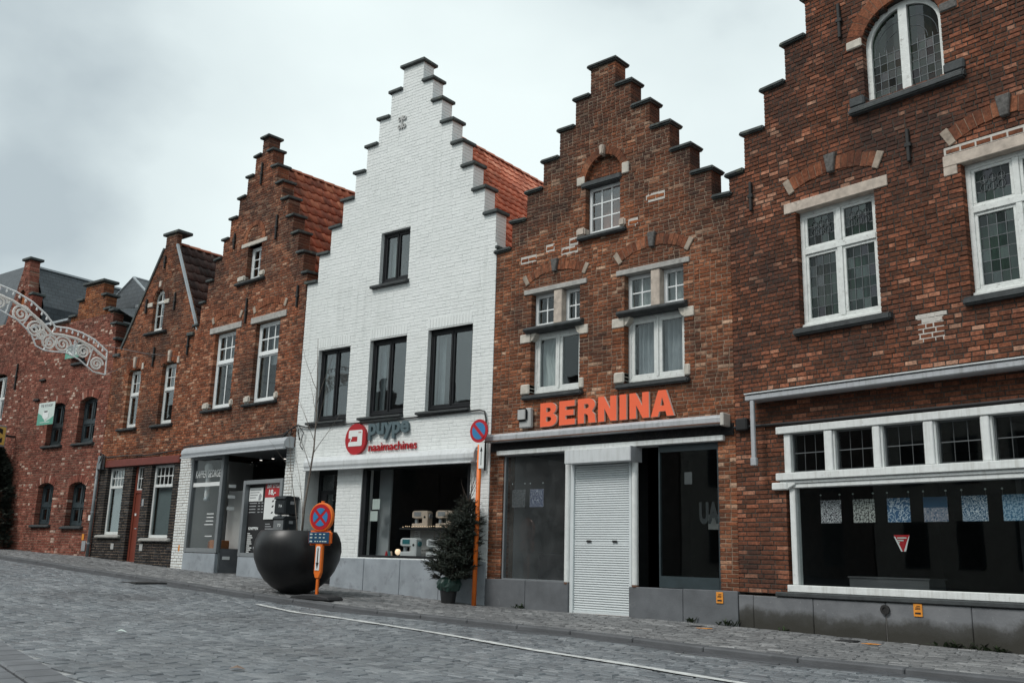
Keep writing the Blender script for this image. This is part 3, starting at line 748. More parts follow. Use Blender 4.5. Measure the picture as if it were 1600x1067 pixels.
def rel_arch(H, x0, x1, zs, rise, th, mat='brick_arch', n=13, ends=None, key=None, y=-.012, name='relieving_arch', mort='mortar_sand', yb=.04):
    """flat segmental arch of upright bricks between two corner stones"""
    c, w = (x0 + x1) / 2, (x1 - x0) / 2
    R_ = (w * w + rise * rise) / (2 * rise); zc = zs + rise - R_; A = math.asin(w / R_)
    mb = MB(); back = MB(); m_ = n
    for k in range(m_):
        t0, t1 = A - 2 * A * k / m_, A - 2 * A * (k + 1) / m_
        g_ = .0045 / R_
        p = lambda r_, t: (c + r_ * math.sin(t), zc + r_ * math.cos(t))
        e0 = k == 0 or k == m_ - 1
        if ends and e0:
            dr = .02
            MB().prism([p(R_ - dr, t1 - .01), p(R_ - dr, t0 + .02 * (k == 0)), p(R_ + th + dr, t0 + .02 * (k == 0)), p(R_ + th + dr, t1 - .01)][::-1] if False else [p(R_ - dr, t1), p(R_ - dr, t0), p(R_ + th + dr, t0), p(R_ + th + dr, t1)], y - .012, yb).build('arch_stone', ends, H, bevel=.008)
        elif key and k == m_ // 2:
            MB().prism([p(R_ - .03, t1), p(R_ - .03, t0), p(R_ + th + .05, t0 + .02), p(R_ + th + .05, t1 - .02)], y - .05, yb).build('keystone', key, H, bevel=.012)
        else:
            j = rnd.uniform(-.008, .008)
            mb.prism([p(R_ + j, t1 + g_), p(R_ + j, t0 - g_), p(R_ + th + j, t0 - g_), p(R_ + th + j, t1 + g_)], y + rnd.uniform(-.003, .003), yb)
        back.prism([p(R_ + .006, t1), p(R_ + .006, t0), p(R_ + th - .006, t0), p(R_ + th - .006, t1)], y + .007, yb - .002)
    o = tag(mb.build(name, mat, H), kind='stuff'); back.build('arch_joint', mort, o)
    return o
def ring_arch(H, cx, zs, r0, r1, mat, n=17, rz=None, y=-.012, yb=.05, key=None, ends=None, mort='mortar_sand'):
    mb = MB(); back = MB(); s = (rz or r0) / r0
    p = lambda r_, t: (cx + r_ * math.cos(t), zs + r_ * s * math.sin(t) if r_ <= r0 + 1e-6 else zs + (r0 * s + (r_ - r0)) * math.sin(t))
    for k in range(n):
        t0, t1 = math.pi * k / n, math.pi * (k + 1) / n; g_ = .006
        if key and k == n // 2: MB().prism([p(r0 - .02, t0), p(r1 + .03, t0), p(r1 + .03, t1), p(r0 - .02, t1)], y - .08, yb).build('keystone', key, H, bevel=.02, seg=2)
        else: mb.prism([p(r0, t0 + g_), p(r1, t0 + g_), p(r1, t1 - g_), p(r0, t1 - g_)], y + rnd.uniform(-.004, .003), yb)
        back.prism([p(r0 + .006, t0), p(r1 - .006, t0), p(r1 - .006, t1), p(r0 + .006, t1)], y + .008, yb - .003)
    o = tag(mb.build('brick_arch', mat, H), kind='stuff'); back.build('arch_joint', mort, o); return o
def sill(H, x0, x1, z0, z1, mat='sill_stone', out=.09, back=.14, bev=.02, name='sill'):
    mb = MB().prism_x([(-out, z0), (-out, z1 - .03), (-.0, z1 - .008), (back, z1), (back, z0)][::-1], x0, x1)
    return mb.build(name, mat, H, bevel=bev, seg=2)
def anchor(H, x, z0, z1):
    MB().box(x - .022, x + .022, -.05, -.005, z0, z1).box(x - .045, x + .045, -.055, -.006, (z0 + z1) / 2 - .03, (z0 + z1) / 2 + .03).build('wall_anchor', 'iron', H, bevel=.008)
def tile_mesh(tw, tl, hump, r_):
    v, f_ = [], []; n = 8; j = r_.uniform(-.004, .004)
    for b in (0, 1):
        for i in range(n + 1):
            u = i / n; c = hump * (.5 + .5 * math.cos(2 * math.pi * (u - .22))) + .6 * hump * max(0, math.cos(2 * math.pi * (u - .22))) ** 3
            sc = (.5 + .5 * math.cos(2 * math.pi * (u - .22))) * .03
            v.append((u * tw * 1.01, b * tl * 1.10 + sc * b, c + .026 * b + j))
    for i in range(n + 1): v.append((v[n + 1 + i][0], v[n + 1 + i][1] - .004, v[n + 1 + i][2] - .024))
    for i in range(n): f_.append((i, n + 1 + i, n + 2 + i, i + 1)); f_.append((n + 1 + i, 2 * n + 2 + i, 2 * n + 3 + i, n + 2 + i))
    return v, f_
def slope(H, roof, xa, za, xb, zb, y0, y1, tw, tl, hump, mat, n_ind, seed):
    """tiles from the ridge (xa, za) down to the eave (xb, zb)"""
    r_ = random.Random(seed); dv = Vector((xb - xa, 0, zb - za)); L_ = dv.length; dv.normalize(); s = 1 if xb > xa else -1
    nv = Vector((-dv.z * s, 0, dv.x * s)); O = Vector((xa, 0, za))
    var = [tile_mesh(tw, tl, hump, r_) for _ in range(5)]
    mes = []
    def pt(a, b, c, y): return O + Vector((0, 1, 0)) * (y + a) + dv * b + nv * c
    R3 = Matrix((Vector((0, 1, 0)), dv, nv)).transposed().to_4x4()
    for v, f_ in var:
        me = bpy.data.meshes.new('roof_tile'); me.from_pydata(v, [], f_ if s < 0 else [q[::-1] for q in f_]); me.materials.append(MATS[mat]); me.polygons.foreach_set('use_smooth', np.array([k % 2 == 0 for k in range(len(f_))])); mes.append(me)
    cand = []
    for k in range(int(L_ / tl)):
        y = y0
        while y < y1:
            P = H.matrix_world @ pt(tw / 2, k * tl + tl / 2, .03, y); d = seen(P)
            cand.append((d if d else 99, y, k)); y += tw
    cand.sort(); V, F = [], []
    for i, (d, y, k) in enumerate(cand):
        q = r_.randrange(5); lift = r_.uniform(0, .008)
        if i < n_ind and d < 90:
            o = bpy.data.objects.new('roof_tile', mes[q]); COL.objects.link(o); o.parent = roof
            m4 = R3.copy(); m4.translation = pt(0, k * tl, .01 + lift, y); o.matrix_local = m4
        else:
            b_ = len(V); V += [tuple(pt(a, k * tl + b, c + .01 + lift, y)) for a, b, c in var[q][0]]; F += [tuple(b_ + t for t in (f_ if s < 0 else f_[::-1])) for f_ in var[q][1]]
    if V: tag(mesh_obj('roof_tiling', V, F, mat, roof), kind='stuff')
def tiled_roof(H, xc, zr, xl, zl, xr, zrr, y0, y1, tw, tl, hump, mat, n_ind=300, seed=1, ridge=None):
    t = .05
    roof = MB().prism([(xl, zl - t), (xr, zrr - t), (xc, zr - t)], y0 + .01, y1).build('roof', 'bark_dark', H)
    slope(H, roof, xc, zr, xr, zrr, y0, y1, tw, tl, hump, mat, n_ind, seed)
    slope(H, roof, xc, zr, xl, zl, y0, y1, tw * 1.0, tl, hump, mat, 0, seed + 1)
    y = y0
    while y < y1:
        mb = MB(); n = 7
        for b, (yy, rr) in enumerate(((y, .085), (y + .36, .10))):
            for k in range(n): a = math.pi * k / (n - 1); mb.v.append((xc + rr * math.cos(a), yy, zr - .01 + rr * .9 * math.sin(a)))
        mb.f = [(k, k + 1, n + k + 1, n + k) for k in range(n - 1)] + [tuple(range(n)), tuple(reversed(range(n, 2 * n)))]
        mb.build('ridge_tile', ridge or mat, roof); y += .34
    return roof
def body(H, w, eave, depth, mat='side_brick'):
    bx('side_wall', .03, .22, .33, depth, -.2, eave, mat, H); bx('side_wall', w - .22, w - .03, .33, depth, -.2, eave, mat, H); bx('back_wall', .24, w - .24, depth - .2, depth - .01, -.2, eave, mat, H)
def plinth(H, xs, z0, z1, mat, y=-.04, back=.2):
    for a, b in zip(xs[:-1], xs[1:]): bx('plinth_slab', a + .003, b - .003, y + rnd.uniform(-.004, .004), back, z0, z1 + rnd.uniform(-.004, .004), mat, H, bevel=.008)

# ================================================================== right-hand brick house with the wide shop window
R = frame('stepped_gable_house', (-6.626, 12.5), -8.13)
tag(R, 'tall dark red brick stepped-gable house with leaded windows above a wide shop window', 'house')
def mirror(left, w, zs): return [(a, w - a, z) for a, z in zip(left, zs)]
RL = mirror([2.60, 2.19, 1.81, 1.43, 1.055, .67, .29, -.005], 5.9, [10.75, 10.18, 9.58, 8.98, 8.39, 7.79, 7.19, 6.61])
holesR = [(1.13, 2.33, 4.0, 5.75), (3.49, 4.69, 4.0, 5.75), (2.29, 3.39, 7.0, 7.86, 8.36), (.80, 5.25, -.3, 2.68)]
def mR(x, z):
    if 2.81 < x < 3.12 and 3.56 < z < 3.9: return 1 if z < 3.78 else 2
    return 0
brickwork(R, spans_of(RL), [l[2] for l in RL], holesR, .42, 10.75, ['brick_red', 'brick_brown', 'repoint'], 'mortar_dark', mR, course=.0635, ls=.145, lh=.085, joint=.0135, n_ind=300, seed=21, pstr=.8, low=(3.05, .205))
bx('repointed_patch', 2.80, 3.13, .0045, .02, 3.55, 3.91, 'repoint', R)
copings(R, RL)
body(R, 5.9, 6.6, 7)
MB().prism([(.2, 6.5), (5.7, 6.5), (2.95, 10.1)], .34, 7).build('roof', 'tile_rust', R)
for a, b in ((1.13, 2.33), (3.49, 4.69)): room(R, a - .1, b + .1, 3.9, 5.85, 1.6)
room(R, 2.2, 3.5, 6.9, 8.45, 1.5)
# first-floor windows: casements with peeling white paint and leaded panes
def lead_rosette(Wd, x0, x1, z0, z1, y):
    mb = MB(); cx, cz = (x0 + x1) / 2, (z0 + z1) / 2; s = (x1 - x0) / 4
    for i in (-1, 0, 1):
        for k in (-.5, .5):
            c0, c1 = cx + i * s, cz + k * s
            mb.tube([(c0 + .045 * math.cos(t), y, c1 + .055 * math.sin(t)) for t in np.linspace(0, 6.283, 9)], .0055, 4, False)
    mb.build('leading', 'lead', Wd)
for a, b in ((1.13, 2.33), (3.49, 4.69)):
    wd = window(R, a, b, 4.06, 5.74, .11, 'peeling_paint', (1, 1), (1.02, .52), {(0, 0): (4, 6), (1, 0): (4, 6), (0, 1): (4, 3), (1, 1): (4, 3)}, fw=.065, mw=.075, tw=.085, sash=.04, d=.08, gmat='glass_lead', mun=.008, tilt=.02, lead=True)
    for xa, xb in ((a + .10, (a + b) / 2 - .08), ((a + b) / 2 + .08, b - .10)): lead_rosette(wd, xa, xb, 5.28, 5.63, .14)
    sill(R, a - .08, b + .16, 3.91, 4.03)
    bx('window_board', a - .02, b + .02, .06, .16, 4.03, 4.075, 'peeling_paint', R, .006)
MB().box(.95, 2.53, -.02, .2, 5.73, 5.885).build('lintel', 'sandstone', R, bevel=.008)
MB().box(3.28, 4.86, -.02, .2, 5.74, 5.89).box(3.28, 3.45, -.018, .198, 5.62, 5.74).build('lintel', 'sandstone', R, bevel=.008)
rel_arch(R, 1.04, 2.42, 6.02, .16, .2, ends='arch_pale', key='dark_keystone', n=15)
rel_arch(R, 3.37, 4.78, 6.02, .18, .2, ends='arch_pale', key='dark_keystone', n=15)
bx('repointed_course', 3.30, 4.84, -.006, .01, 5.90, 6.0, 'repoint', R)
for q in range(8):
    bx('patch_brick', 3.33 + q * .19, 3.33 + q * .19 + .165, -.012, .012, 5.915, 5.965, 'brick_brown', R)
# arched window in the gable
aw = MB(); cx, hw, zs, zt = 2.84, .55, 7.86, 8.36
def arc_pts(hw_, rz_, n=18): return [(cx + hw_ * math.cos(math.pi * k / n), zs + rz_ * math.sin(math.pi * k / n)) for k in range(n + 1)]
o_, i_ = arc_pts(hw, .5), arc_pts(hw - .075, .425)
for k in range(18): aw.prism([i_[k], o_[k], o_[k + 1], i_[k + 1]], .11, .19)
aw.box(cx - hw, cx - hw + .075, .11, .19, 7.04, zs).box(cx + hw - .075, cx + hw, .11, .19, 7.04, zs).box(cx - hw, cx + hw, .11, .19, 7.0, 7.055).box(cx - .06, cx + .06, .10, .185, 7.055, zt - .06)
AW = aw.build('window', 'peeling_paint', R)
ml = MB()
for s in (-1, 1):
    x0, x1 = (cx - hw + .07, cx - .06) if s < 0 else (cx + .06, cx + hw - .07)
    for c_ in range(1, 4): ml.box(x0 + (x1 - x0) * c_ / 4 - .004, x0 + (x1 - x0) * c_ / 4 + .004, .14, .155, 7.055, 7.75)
    for rr in range(1, 6): ml.box(x0, x1, .141, .154, 7.055 + rr * .125 - .004, 7.055 + rr * .125 + .004)
    for r_ in (.20, .32): ml.tube([(cx + s * (.06 + r_ * (1 - math.cos(t)) * .0 + (.40 * (r_ / .32)) * math.cos(t) * .9 + .02), .147, 7.72 + r_ * 1.2 * math.sin(t)) for t in np.linspace(0, math.pi / 2, 9)], .005, 4, False)
    for k in range(4):
        xa, xb = x0 + (x1 - x0) * k / 4, x0 + (x1 - x0) * (k + 1) / 4
        for rr in range(5): pane(AW, xa, xb, 7.055 + rr * .125, 7.18 + rr * .125, .147, 'glass_lead', .022)
        xm = max(abs(xa - cx), abs(xb - cx)); topz = zs + .42 * math.sqrt(max(0.02, 1 - (min(abs(xa - cx), abs(xb - cx)) / .47) ** 2))
        z0_ = 7.68
        lo_, hi_ = (xa, xb)
        tz = lambda x_: zs + .44 * math.sqrt(max(0, 1 - ((x_ - cx) / .49) ** 2))
        MB().prism([(xa, z0_), (xb, z0_), (xb, tz(xb)), (xa, tz(xa))], .147, .151).build('pane', 'glass_lead', AW)
ml.build('leading', 'lead', AW)
ring_arch(R, cx, zs, .555, .80, 'brick_arch', 21, rz=.505)
MB().prism_x([(-.10, 6.86), (-.10, 6.93), (-.05, 6.985), (.14, 7.0), (.14, 6.86)][::-1], 2.07, 3.66).build('sill', 'sill_stone', R, bevel=.02, seg=2)
for a, b in ((2.07, 2.29), (3.39, 3.66)): bx('sill_block', a, b, -.05, .16, 6.985, 7.13, 'sill_stone', R, .02)
for a, b in ((2.06, 2.29), (3.39, 3.62)): bx('impost_stone', a, b, -.03, .12, 7.87, 8.0, 'pale_stone' if a < 3 else 'dark_keystone', R, .015)
for x_, za, zb in ((1.98, 8.12, 8.66), (2.855, 5.96, 6.42), (.40, 5.94, 6.40), (5.45, 5.94, 6.40)): anchor(R, x_, za, zb)
# shop front
plinth(R, [.004, .25, 1.17, 2.17, 3.21, 4.25, 5.1, 5.9], -.25, .385, 'plinth_dirty')
bx('stone_ledge', .62, 5.9, -.07, .22, .39, .452, 'sill_stone', R, .012)
bx('plinth_wall', .0, 5.9, .0, .3, -.25, .39, 'mortar_dark', R)
wp = 'white_paint'
SF = MB().box(.70, 5.40, -.05, .14, 2.565, 2.665).box(.70, 5.40, -.085, .14, 1.925, 2.025).box(.745, 5.35, -.05, .1, 1.88, 1.922).box(.80, 5.3, -.03, .1, 1.82, 1.878).box(.86, .945, -.01, .12, .55, 1.82).box(.80, 5.3, -.05, .16, .455, .548).build('shop_front', wp, R, bevel=.008)
MB().box(.62, .86, -.07, .1, 1.80, 1.90).prism([(.86, 1.80), (.98, 1.86), (.98, 1.90), (.86, 1.90)], -.06, .08).build('bracket', wp, SF, bevel=.012)
px = [(.90, 1.41), (1.57, 2.10), (2.24, 2.77), (2.93, 3.46), (3.60, 4.13), (4.28, 4.81)]
for (a, b), (c, d) in zip(px[:-1], px[1:]):
    MB().prism_x([(-.035, 2.03), (-.035, 2.56), (.12, 2.56), (.12, 2.03)][::-1], b + .02, c - .02).box(b, c, -.0, .11, 2.028, 2.562).build('post', wp, SF, bevel=.01)
MB().box(.80, .90, -.01, .12, 2.03, 2.56).build('post', wp, SF, bevel=.008)
MB().box(4.81, 5.3, -.02, .12, 2.03, 2.56).build('post', wp, SF, bevel=.008)
for a, b in px:
    window(R, a, b, 2.035, 2.56, .06, 'lead', (1,), (1,), {'*': (3, 2)}, fw=.018, sash=0, d=.04, gmat='glass_shop', mun=.012, name='transom_window')
pane(SF, .94, 5.2, .54, 1.83, .05, 'glass_shop', name='shop_pane')
shopR = room(R, .62, 5.4, .30, 2.75, 4.5, 'room_dark', name='shop_interior', floor='room_floor')
bx('partition', 3.05, 3.12, 1.9, 4.4, .3, 2.74, 'room_grey', R)
bx('partition', 3.9, 5.2, 1.6, 1.68, .3, 1.9, 'room_grey', R)
desk = top(MB().box(1.25, 2.35, .75, .80, .50, .66).box(1.25, 1.29, .80, 1.2, .32, .66).box(2.31, 2.35, .80, 1.2, .32, .66).box(1.23, 2.37, .74, 1.22, .661, .68).build('desk', 'room_grey', None), R, 'low pale desk front standing inside the wide dark shop window', 'desk')
# awning rail of this shop
AR = MB().box(.36, 5.75, -.27, -.01, 3.04, 3.12).build('awning_rail', 'awning_metal', R, bevel=.012)
bx('awning_cover', .36, 5.75, -.29, -.005, 3.125, 3.145, 'awning_white', AR, .006)
MB().box(.44, .50, -.265, -.215, 2.14, 3.04).box(.425, .515, -.27, -.21, 2.13, 2.24).build('awning_arm', 'awning_metal', AR, bevel=.008)
MB().tube([(.0, -.03, 2.72), (1.2, -.035, 2.70), (2.4, -.03, 2.705), (3.8, -.035, 2.70), (5.8, -.03, 2.715)], .022, 6).build('cable', 'cable_black', R)
bx('junction_box', .06, .26, -.10, -.005, 2.66, 2.84, 'cable_black', R, .02)
# ================================================================== brown brick house with the orange letters
B = frame('stepped_gable_house', (-11.419, 12.5), 0)
tag(B, 'brown brick stepped-gable house with stone-cross windows above a rolled-down white shutter', 'house')
BL = [(2.13, 2.66, 9.33), (1.80, 2.99, 8.82), (1.45, 3.36, 8.32), (1.085, 3.74, 7.82), (.71, 4.115, 7.31), (.36, 4.49, 6.81), (0.004, 4.788, 6.31)]
holesB = [(2.04, 2.76, 6.2, 7.16), (2.04, 2.80, 7.15, 7.2, 7.62), (.87, 1.94, 3.56, 5.38), (2.85, 3.96, 3.56, 5.38), (.31, 4.5, -.3, 2.60)]
wallB = brickwork(B, spans_of(BL), [l[2] for l in BL], holesB, .42, 9.33, ['brick_brown'], 'mortar_sand', course=.0605, ls=.175, lh=.085, joint=.0125, n_ind=300, seed=31, endd=.2, pstr=.38)
copings(B, BL, bev=.025, h=.072)
body(B, 4.79, 6.3, 7)
MB().prism([(.1, 5.9), (4.7, 5.9), (2.395, 8.2)], .34, 7).build('roof', 'tile_orange', B)
room(B, 1.9, 2.9, 6.1, 7.2, 1.2); room(B, .75, 2.05, 3.5, 5.45, 1.8); room(B, 2.75, 4.05, 3.5, 5.45, 1.8)
# blind arch over the gable window
tymp = MB()
sp_t = lambda z: (2.05, 2.79) if 7.2 < z < 7.66 else None
rr = random.Random(5); V, F = [], []
for k in range(8):
    za = 7.2 + k * .0605; x_ = 2.06 - (k % 2) * .06
    while x_ < 2.78:
        b_ = len(V); V += brick_v(max(2.05, x_), min(2.79, x_ + .15), za + .005, za + .055, .085, .16, rr); F += [tuple(b_ + q for q in f_) for f_ in BF]; x_ += .161
tb = bx('blind_arch', 2.03, 2.81, .095, .2, 7.15, 7.68, 'mortar_sand', B); mesh_obj('brick_infill', V, F, 'brick_brown', tb)
ring_arch(B, 2.42, 7.2, .385, .52, 'brick_brown', 17, rz=.425, key='sandstone')
for a, b in ((1.86, 2.03), (2.81, 2.95)): bx('impost_stone', a, b, -.03, .1, 7.16, 7.32 if a < 2 else 7.36, 'pale_stone', B, .012)
bx('lintel', 1.95, 2.80, -.035, .15, 7.10, 7.205, 'sill_stone', B, .02, 2)
window(B, 2.05, 2.75, 6.26, 7.1, .11, 'upvc', (1,), (1,), {'*': (3, 3)}, fw=.055, sash=.0, d=.06, mun=.028, tilt=.006)
sill(B, 1.90, 2.90, 6.14, 6.235)
for a, b in ((1.86, 2.05), (2.75, 2.88)): bx('sill_block', a, b, -.04, .12, 6.235, 6.38, 'sandstone', B, .025, 2)
for xa, xb, l0, l1, m0, m1, t0, t1 in ((.87, 1.94, .71, 2.09, 1.375, 1.555, .76, 2.03), (2.85, 3.96, 2.70, 4.08, 3.36, 3.53, 2.74, 4.03)):
    MB().box(l0, l1, -.03, .2, 5.375, 5.465).build('lintel', 'grey_lintel', B, bevel=.008)
    bx('stone_mullion', m0, m1, -.01, .18, 4.77, 5.374, 'sandstone', B, .012)
    MB().prism_x([(-.10, 4.70), (-.10, 4.74), (-.02, 4.775), (.18, 4.78), (.18, 4.665), (-.03, 4.665)][::-1], t0, t1).build('stone_transom', 'sill_stone', B, bevel=.01)
    sill(B, xa - .14, xb + .10, 3.475, 3.575)
    for a, b in ((xa, m0), (m1, xb)):
        window(B, a, b, 4.78, 5.372, .12, 'upvc', (1,), (1,), {'*': (2, 2)}, fw=.065, sash=.0, d=.06, mun=.026, tilt=.006, gmat='glass_old')
    wl_ = window(B, xa, xb, 3.60, 4.665, .12, 'peeling_paint', (1, 1), (1,), fw=.055, mw=.035, sash=.06, d=.07, tilt=.004, gmat='glass_old')
    for sx, s in ((xa, 1), (xb, -1)):
        MB().prism([(sx, 4.665), (sx, 4.52), (sx + s * .03, 4.535), (sx + s * .07, 4.575), (sx + s * .09, 4.63), (sx + s * .11, 4.665)][::s], .0, .2).build('corbel', 'pale_stone', B, bevel=.006)
        a, b = sorted((sx, sx - s * (.24 if s > 0 else .18)))
        bx('quoin_stone', a, b, -.02, .12, 4.50, 4.66, 'pale_stone', B, .012)
        bx('quoin_brick', a + .01, b - .01, -.008, .1, 4.44, 4.49, 'brick_rust', B, .004)
        a, b = sorted((sx, sx - s * (.20 if s > 0 else .10)))
        bx('sill_block', a, b, -.03, .14, 3.578, 3.76, 'pale_stone', B, .02)
rel_arch(B, .74, 2.06, 5.56, .17, .155, ends='arch_pale', key='dark_keystone', n=17)
rel_arch(B, 2.74, 4.06, 5.58, .20, .175, ends='arch_pale', key='dark_keystone', n=17)
for x_, z_, n_ in ((.62, 5.98, 2), (1.55, 5.98, 2), (1.72, 6.12, 1), (3.3, 6.55, 2), (2.95, 6.2, 1), (1.2, 6.1, 1)):
    bx('repointed_patch', x_ - .02, x_ + .17 * n_, -.001, .02, z_ - .015, z_ + .13, 'repoint', B)
    for q in range(n_): bx('patch_brick', x_ + q * .17, x_ + q * .17 + .155, -.009, .02, z_ + .03, z_ + .085, 'brick_rust', B, .004)
curtain(B, .95, 1.40, 3.66, 4.62, .27, 'curtain_pale', 'pale curtain drawn aside behind the casement above the first orange letters', .03, 4, gather=.35)
curtain(B, 2.93, 3.36, 3.66, 4.62, .27, 'curtain_grey', 'grey curtain in folds behind the left leaf above the last orange letters', .035, 5)
curtain(B, 3.45, 3.90, 3.66, 4.62, .28, 'curtain_grey', 'grey curtain in folds behind the right leaf above the last orange letters', .035, 5)
curtain(B, 2.93, 3.90, 4.78, 5.35, .28, 'curtain_pale', 'net curtain behind the small upper panes above the folded grey curtains', .02, 10)
for a, b, m_, t_ in ((1.20, 1.45, 'curtain_brown', 'brown curtain strip behind the left leaf of the leaded window beside the arched-window house edge'), (1.5, 1.68, 'curtain_green', 'green curtain strip behind the centre of the leaded window nearest the orange letters'), (1.78, 2.27, 'curtain_green', 'wide green curtain behind the right leaf of the leaded window nearest the orange letters'), (3.58, 4.62, 'curtain_green', 'green curtain behind the leaded window cut by the picture edge')):
    curtain(R, a, b, 4.1, 5.68, .27, m_, t_, .03, 5)
# shop front
plinth(B, [.004, .9, 1.80], -.25, .455, 'bluestone'); plinth(B, [2.955, 3.9, 4.785], -.25, .43, 'bluestone')
bx('plinth_wall', .02, 1.80, .01, .3, -.25, .44, 'mortar_dark', B); bx('plinth_wall', 2.955, 4.78, .01, .3, -.25, .42, 'mortar_dark', B)
bx('fascia', .02, 4.77, -.02, .03, 2.62, 2.80, 'brick_black', B)
MB().box(.20, 4.62, -.07, .2, 2.545, 2.625).build('shop_beam', 'white_paint', B, bevel=.008)
SB = MB().box(1.82, 3.10, -.21, .1, 2.315, 2.535).build('shutter_box', 'awning_white', B, bevel=.006)
bx('end_plate', 3.10, 3.118, -.215, .1, 2.305, 2.542, 'awning_metal', SB, .004)
sh = MB()
for k in range(62):
    za = .03 + k * .0367
    if k == 28: sh.box(1.87, 2.94, .022, .05, za, za + .0362); continue
    sh.prism_x([(.05, za), (.026, za + .004), (.020, za + .015), (.026, za + .0325), (.05, za + .0362)][::-1], 1.87, 2.94)
SHU = sh.build('roller_shutter', 'shutter', B)
bx('shutter_foot', 1.87, 2.94, .008, .055, -.03, .03, 'shutter', SHU, .004); bx('rust_edge', 1.88, 2.93, .004, .05, -.034, -.012, 'rust', SHU)
for x_ in (2.12, 2.62): MB().box(x_, x_ + .09, -.002, .03, 1.085, 1.105).box(x_ + .01, x_ + .08, -.006, .03, 1.105, 1.115).build('shutter_latch', 'iron', SHU, bevel=.002)
bx('guide_rail', 1.80, 1.868, -.01, .07, -.05, 2.33, 'shutter', SHU, .004); bx('guide_rail', 2.942, 2.99, -.01, .07, -.05, 2.33, 'shutter', SHU, .004)
for a, b, zt_ in ((1.70, 1.795, 2.33), (3.0, 3.105, 2.54)):
    mb = MB().lathe([(.052, 0), (.052, zt_ - .45)], ((a + b) / 2, .0, .455), 14); mb.build('post', 'white_paint', B, smooth=False)
    MB().lathe([(.054, 0), (.054, .03)], ((a + b) / 2, .0, .425), 14).build('post_foot', 'rust', B)
WF = MB().box(.31, .345, .03, .1, .455, 2.545).box(.345, 1.70, .03, .1, .455, .475).box(.345, 1.70, .03, .1, 2.525, 2.545).build('window', 'grey_frame', B)
pane(WF, .345, 1.70, .475, 2.525, .06, 'glass_dusty')
WG = MB().box(3.46, 3.485, .03, .08, .44, 2.545).box(4.465, 4.50, .03, .1, .43, 2.545).box(3.485, 4.465, .025, .1, .435, .60).box(3.485, 4.465, .03, .1, 2.44, 2.545).build('window', 'slate_frame', B)
pane(WG, 3.485, 4.465, .60, 2.44, .05, 'glass_shop')
sg = mesh_obj('pane', [(3.47, .08, .6), (3.25, 1.3, .6), (3.25, 1.3, 2.44), (3.47, .08, 2.44), (3.474, .08, .6), (3.254, 1.3, .6), (3.254, 1.3, 2.44), (3.474, .08, 2.44)], [(0, 1, 2, 3), (7, 6, 5, 4)], 'glass_shop', WG)
mesh_obj('stall_riser', [(3.47, .08, .2), (3.25, 1.3, .2), (3.25, 1.3, .6), (3.47, .08, .6), (3.52, .08, .2), (3.30, 1.3, .2), (3.30, 1.3, .6), (3.52, .08, .6)], [(0, 3, 2, 1), (4, 5, 6, 7), (3, 7, 6, 2), (0, 1, 5, 4), (0, 4, 7, 3)], 'slate_frame', B)
room(B, .24, 1.82, .40, 2.62, 3.0, 'room_grey', name='shop_interior', floor='room_floor'); room(B, 3.08, 4.58, .35, 2.62, 3.0, 'room_dark', name='shop_interior', floor='room_floor')
room(B, 1.82, 3.08, -.1, 2.62, .3, 'room_dark', name='door_recess')
bx('partition', 1.15, 1.2, .9, 3.2, .42, 2.6, 'room_dark', B); bx('lining', .26, .30, .34, 2.6, .42, 2.6, 'room_pale', B); bx('display_step', .75, 1.65, .5, 1.1, .42, .9, 'room_dark', B)
bx('display_box', 3.75, 4.0, 1.0, 1.1, 1.32, 1.55, 'room_pale', B); bx('notice', 3.86, 3.99, .12, .124, 1.95, 2.13, 'room_grey', B)
text('ua', 'mirrored_lettering', B, 4.28, 1.52, .33, .32, .095, .004, 'reflection_dim')  # reflection of street lettering, put in as dim letters behind the pane
# awning cassette
AW2 = MB().prism_x([(-.20, 2.79), (-.20, 2.87), (-.16, 2.91), (-.01, 2.92), (-.01, 2.77), (-.15, 2.765)][::-1], .03, 4.66).build('awning_cassette', 'awning_metal', B, bevel=.006)
bx('awning_end', 4.66, 4.72, -.22, -.005, 2.74, 2.93, 'awning_end', AW2, .01)
bx('drip_strip', .03, 4.66, -.215, -.201, 2.775, 2.79, 'rust', AW2)
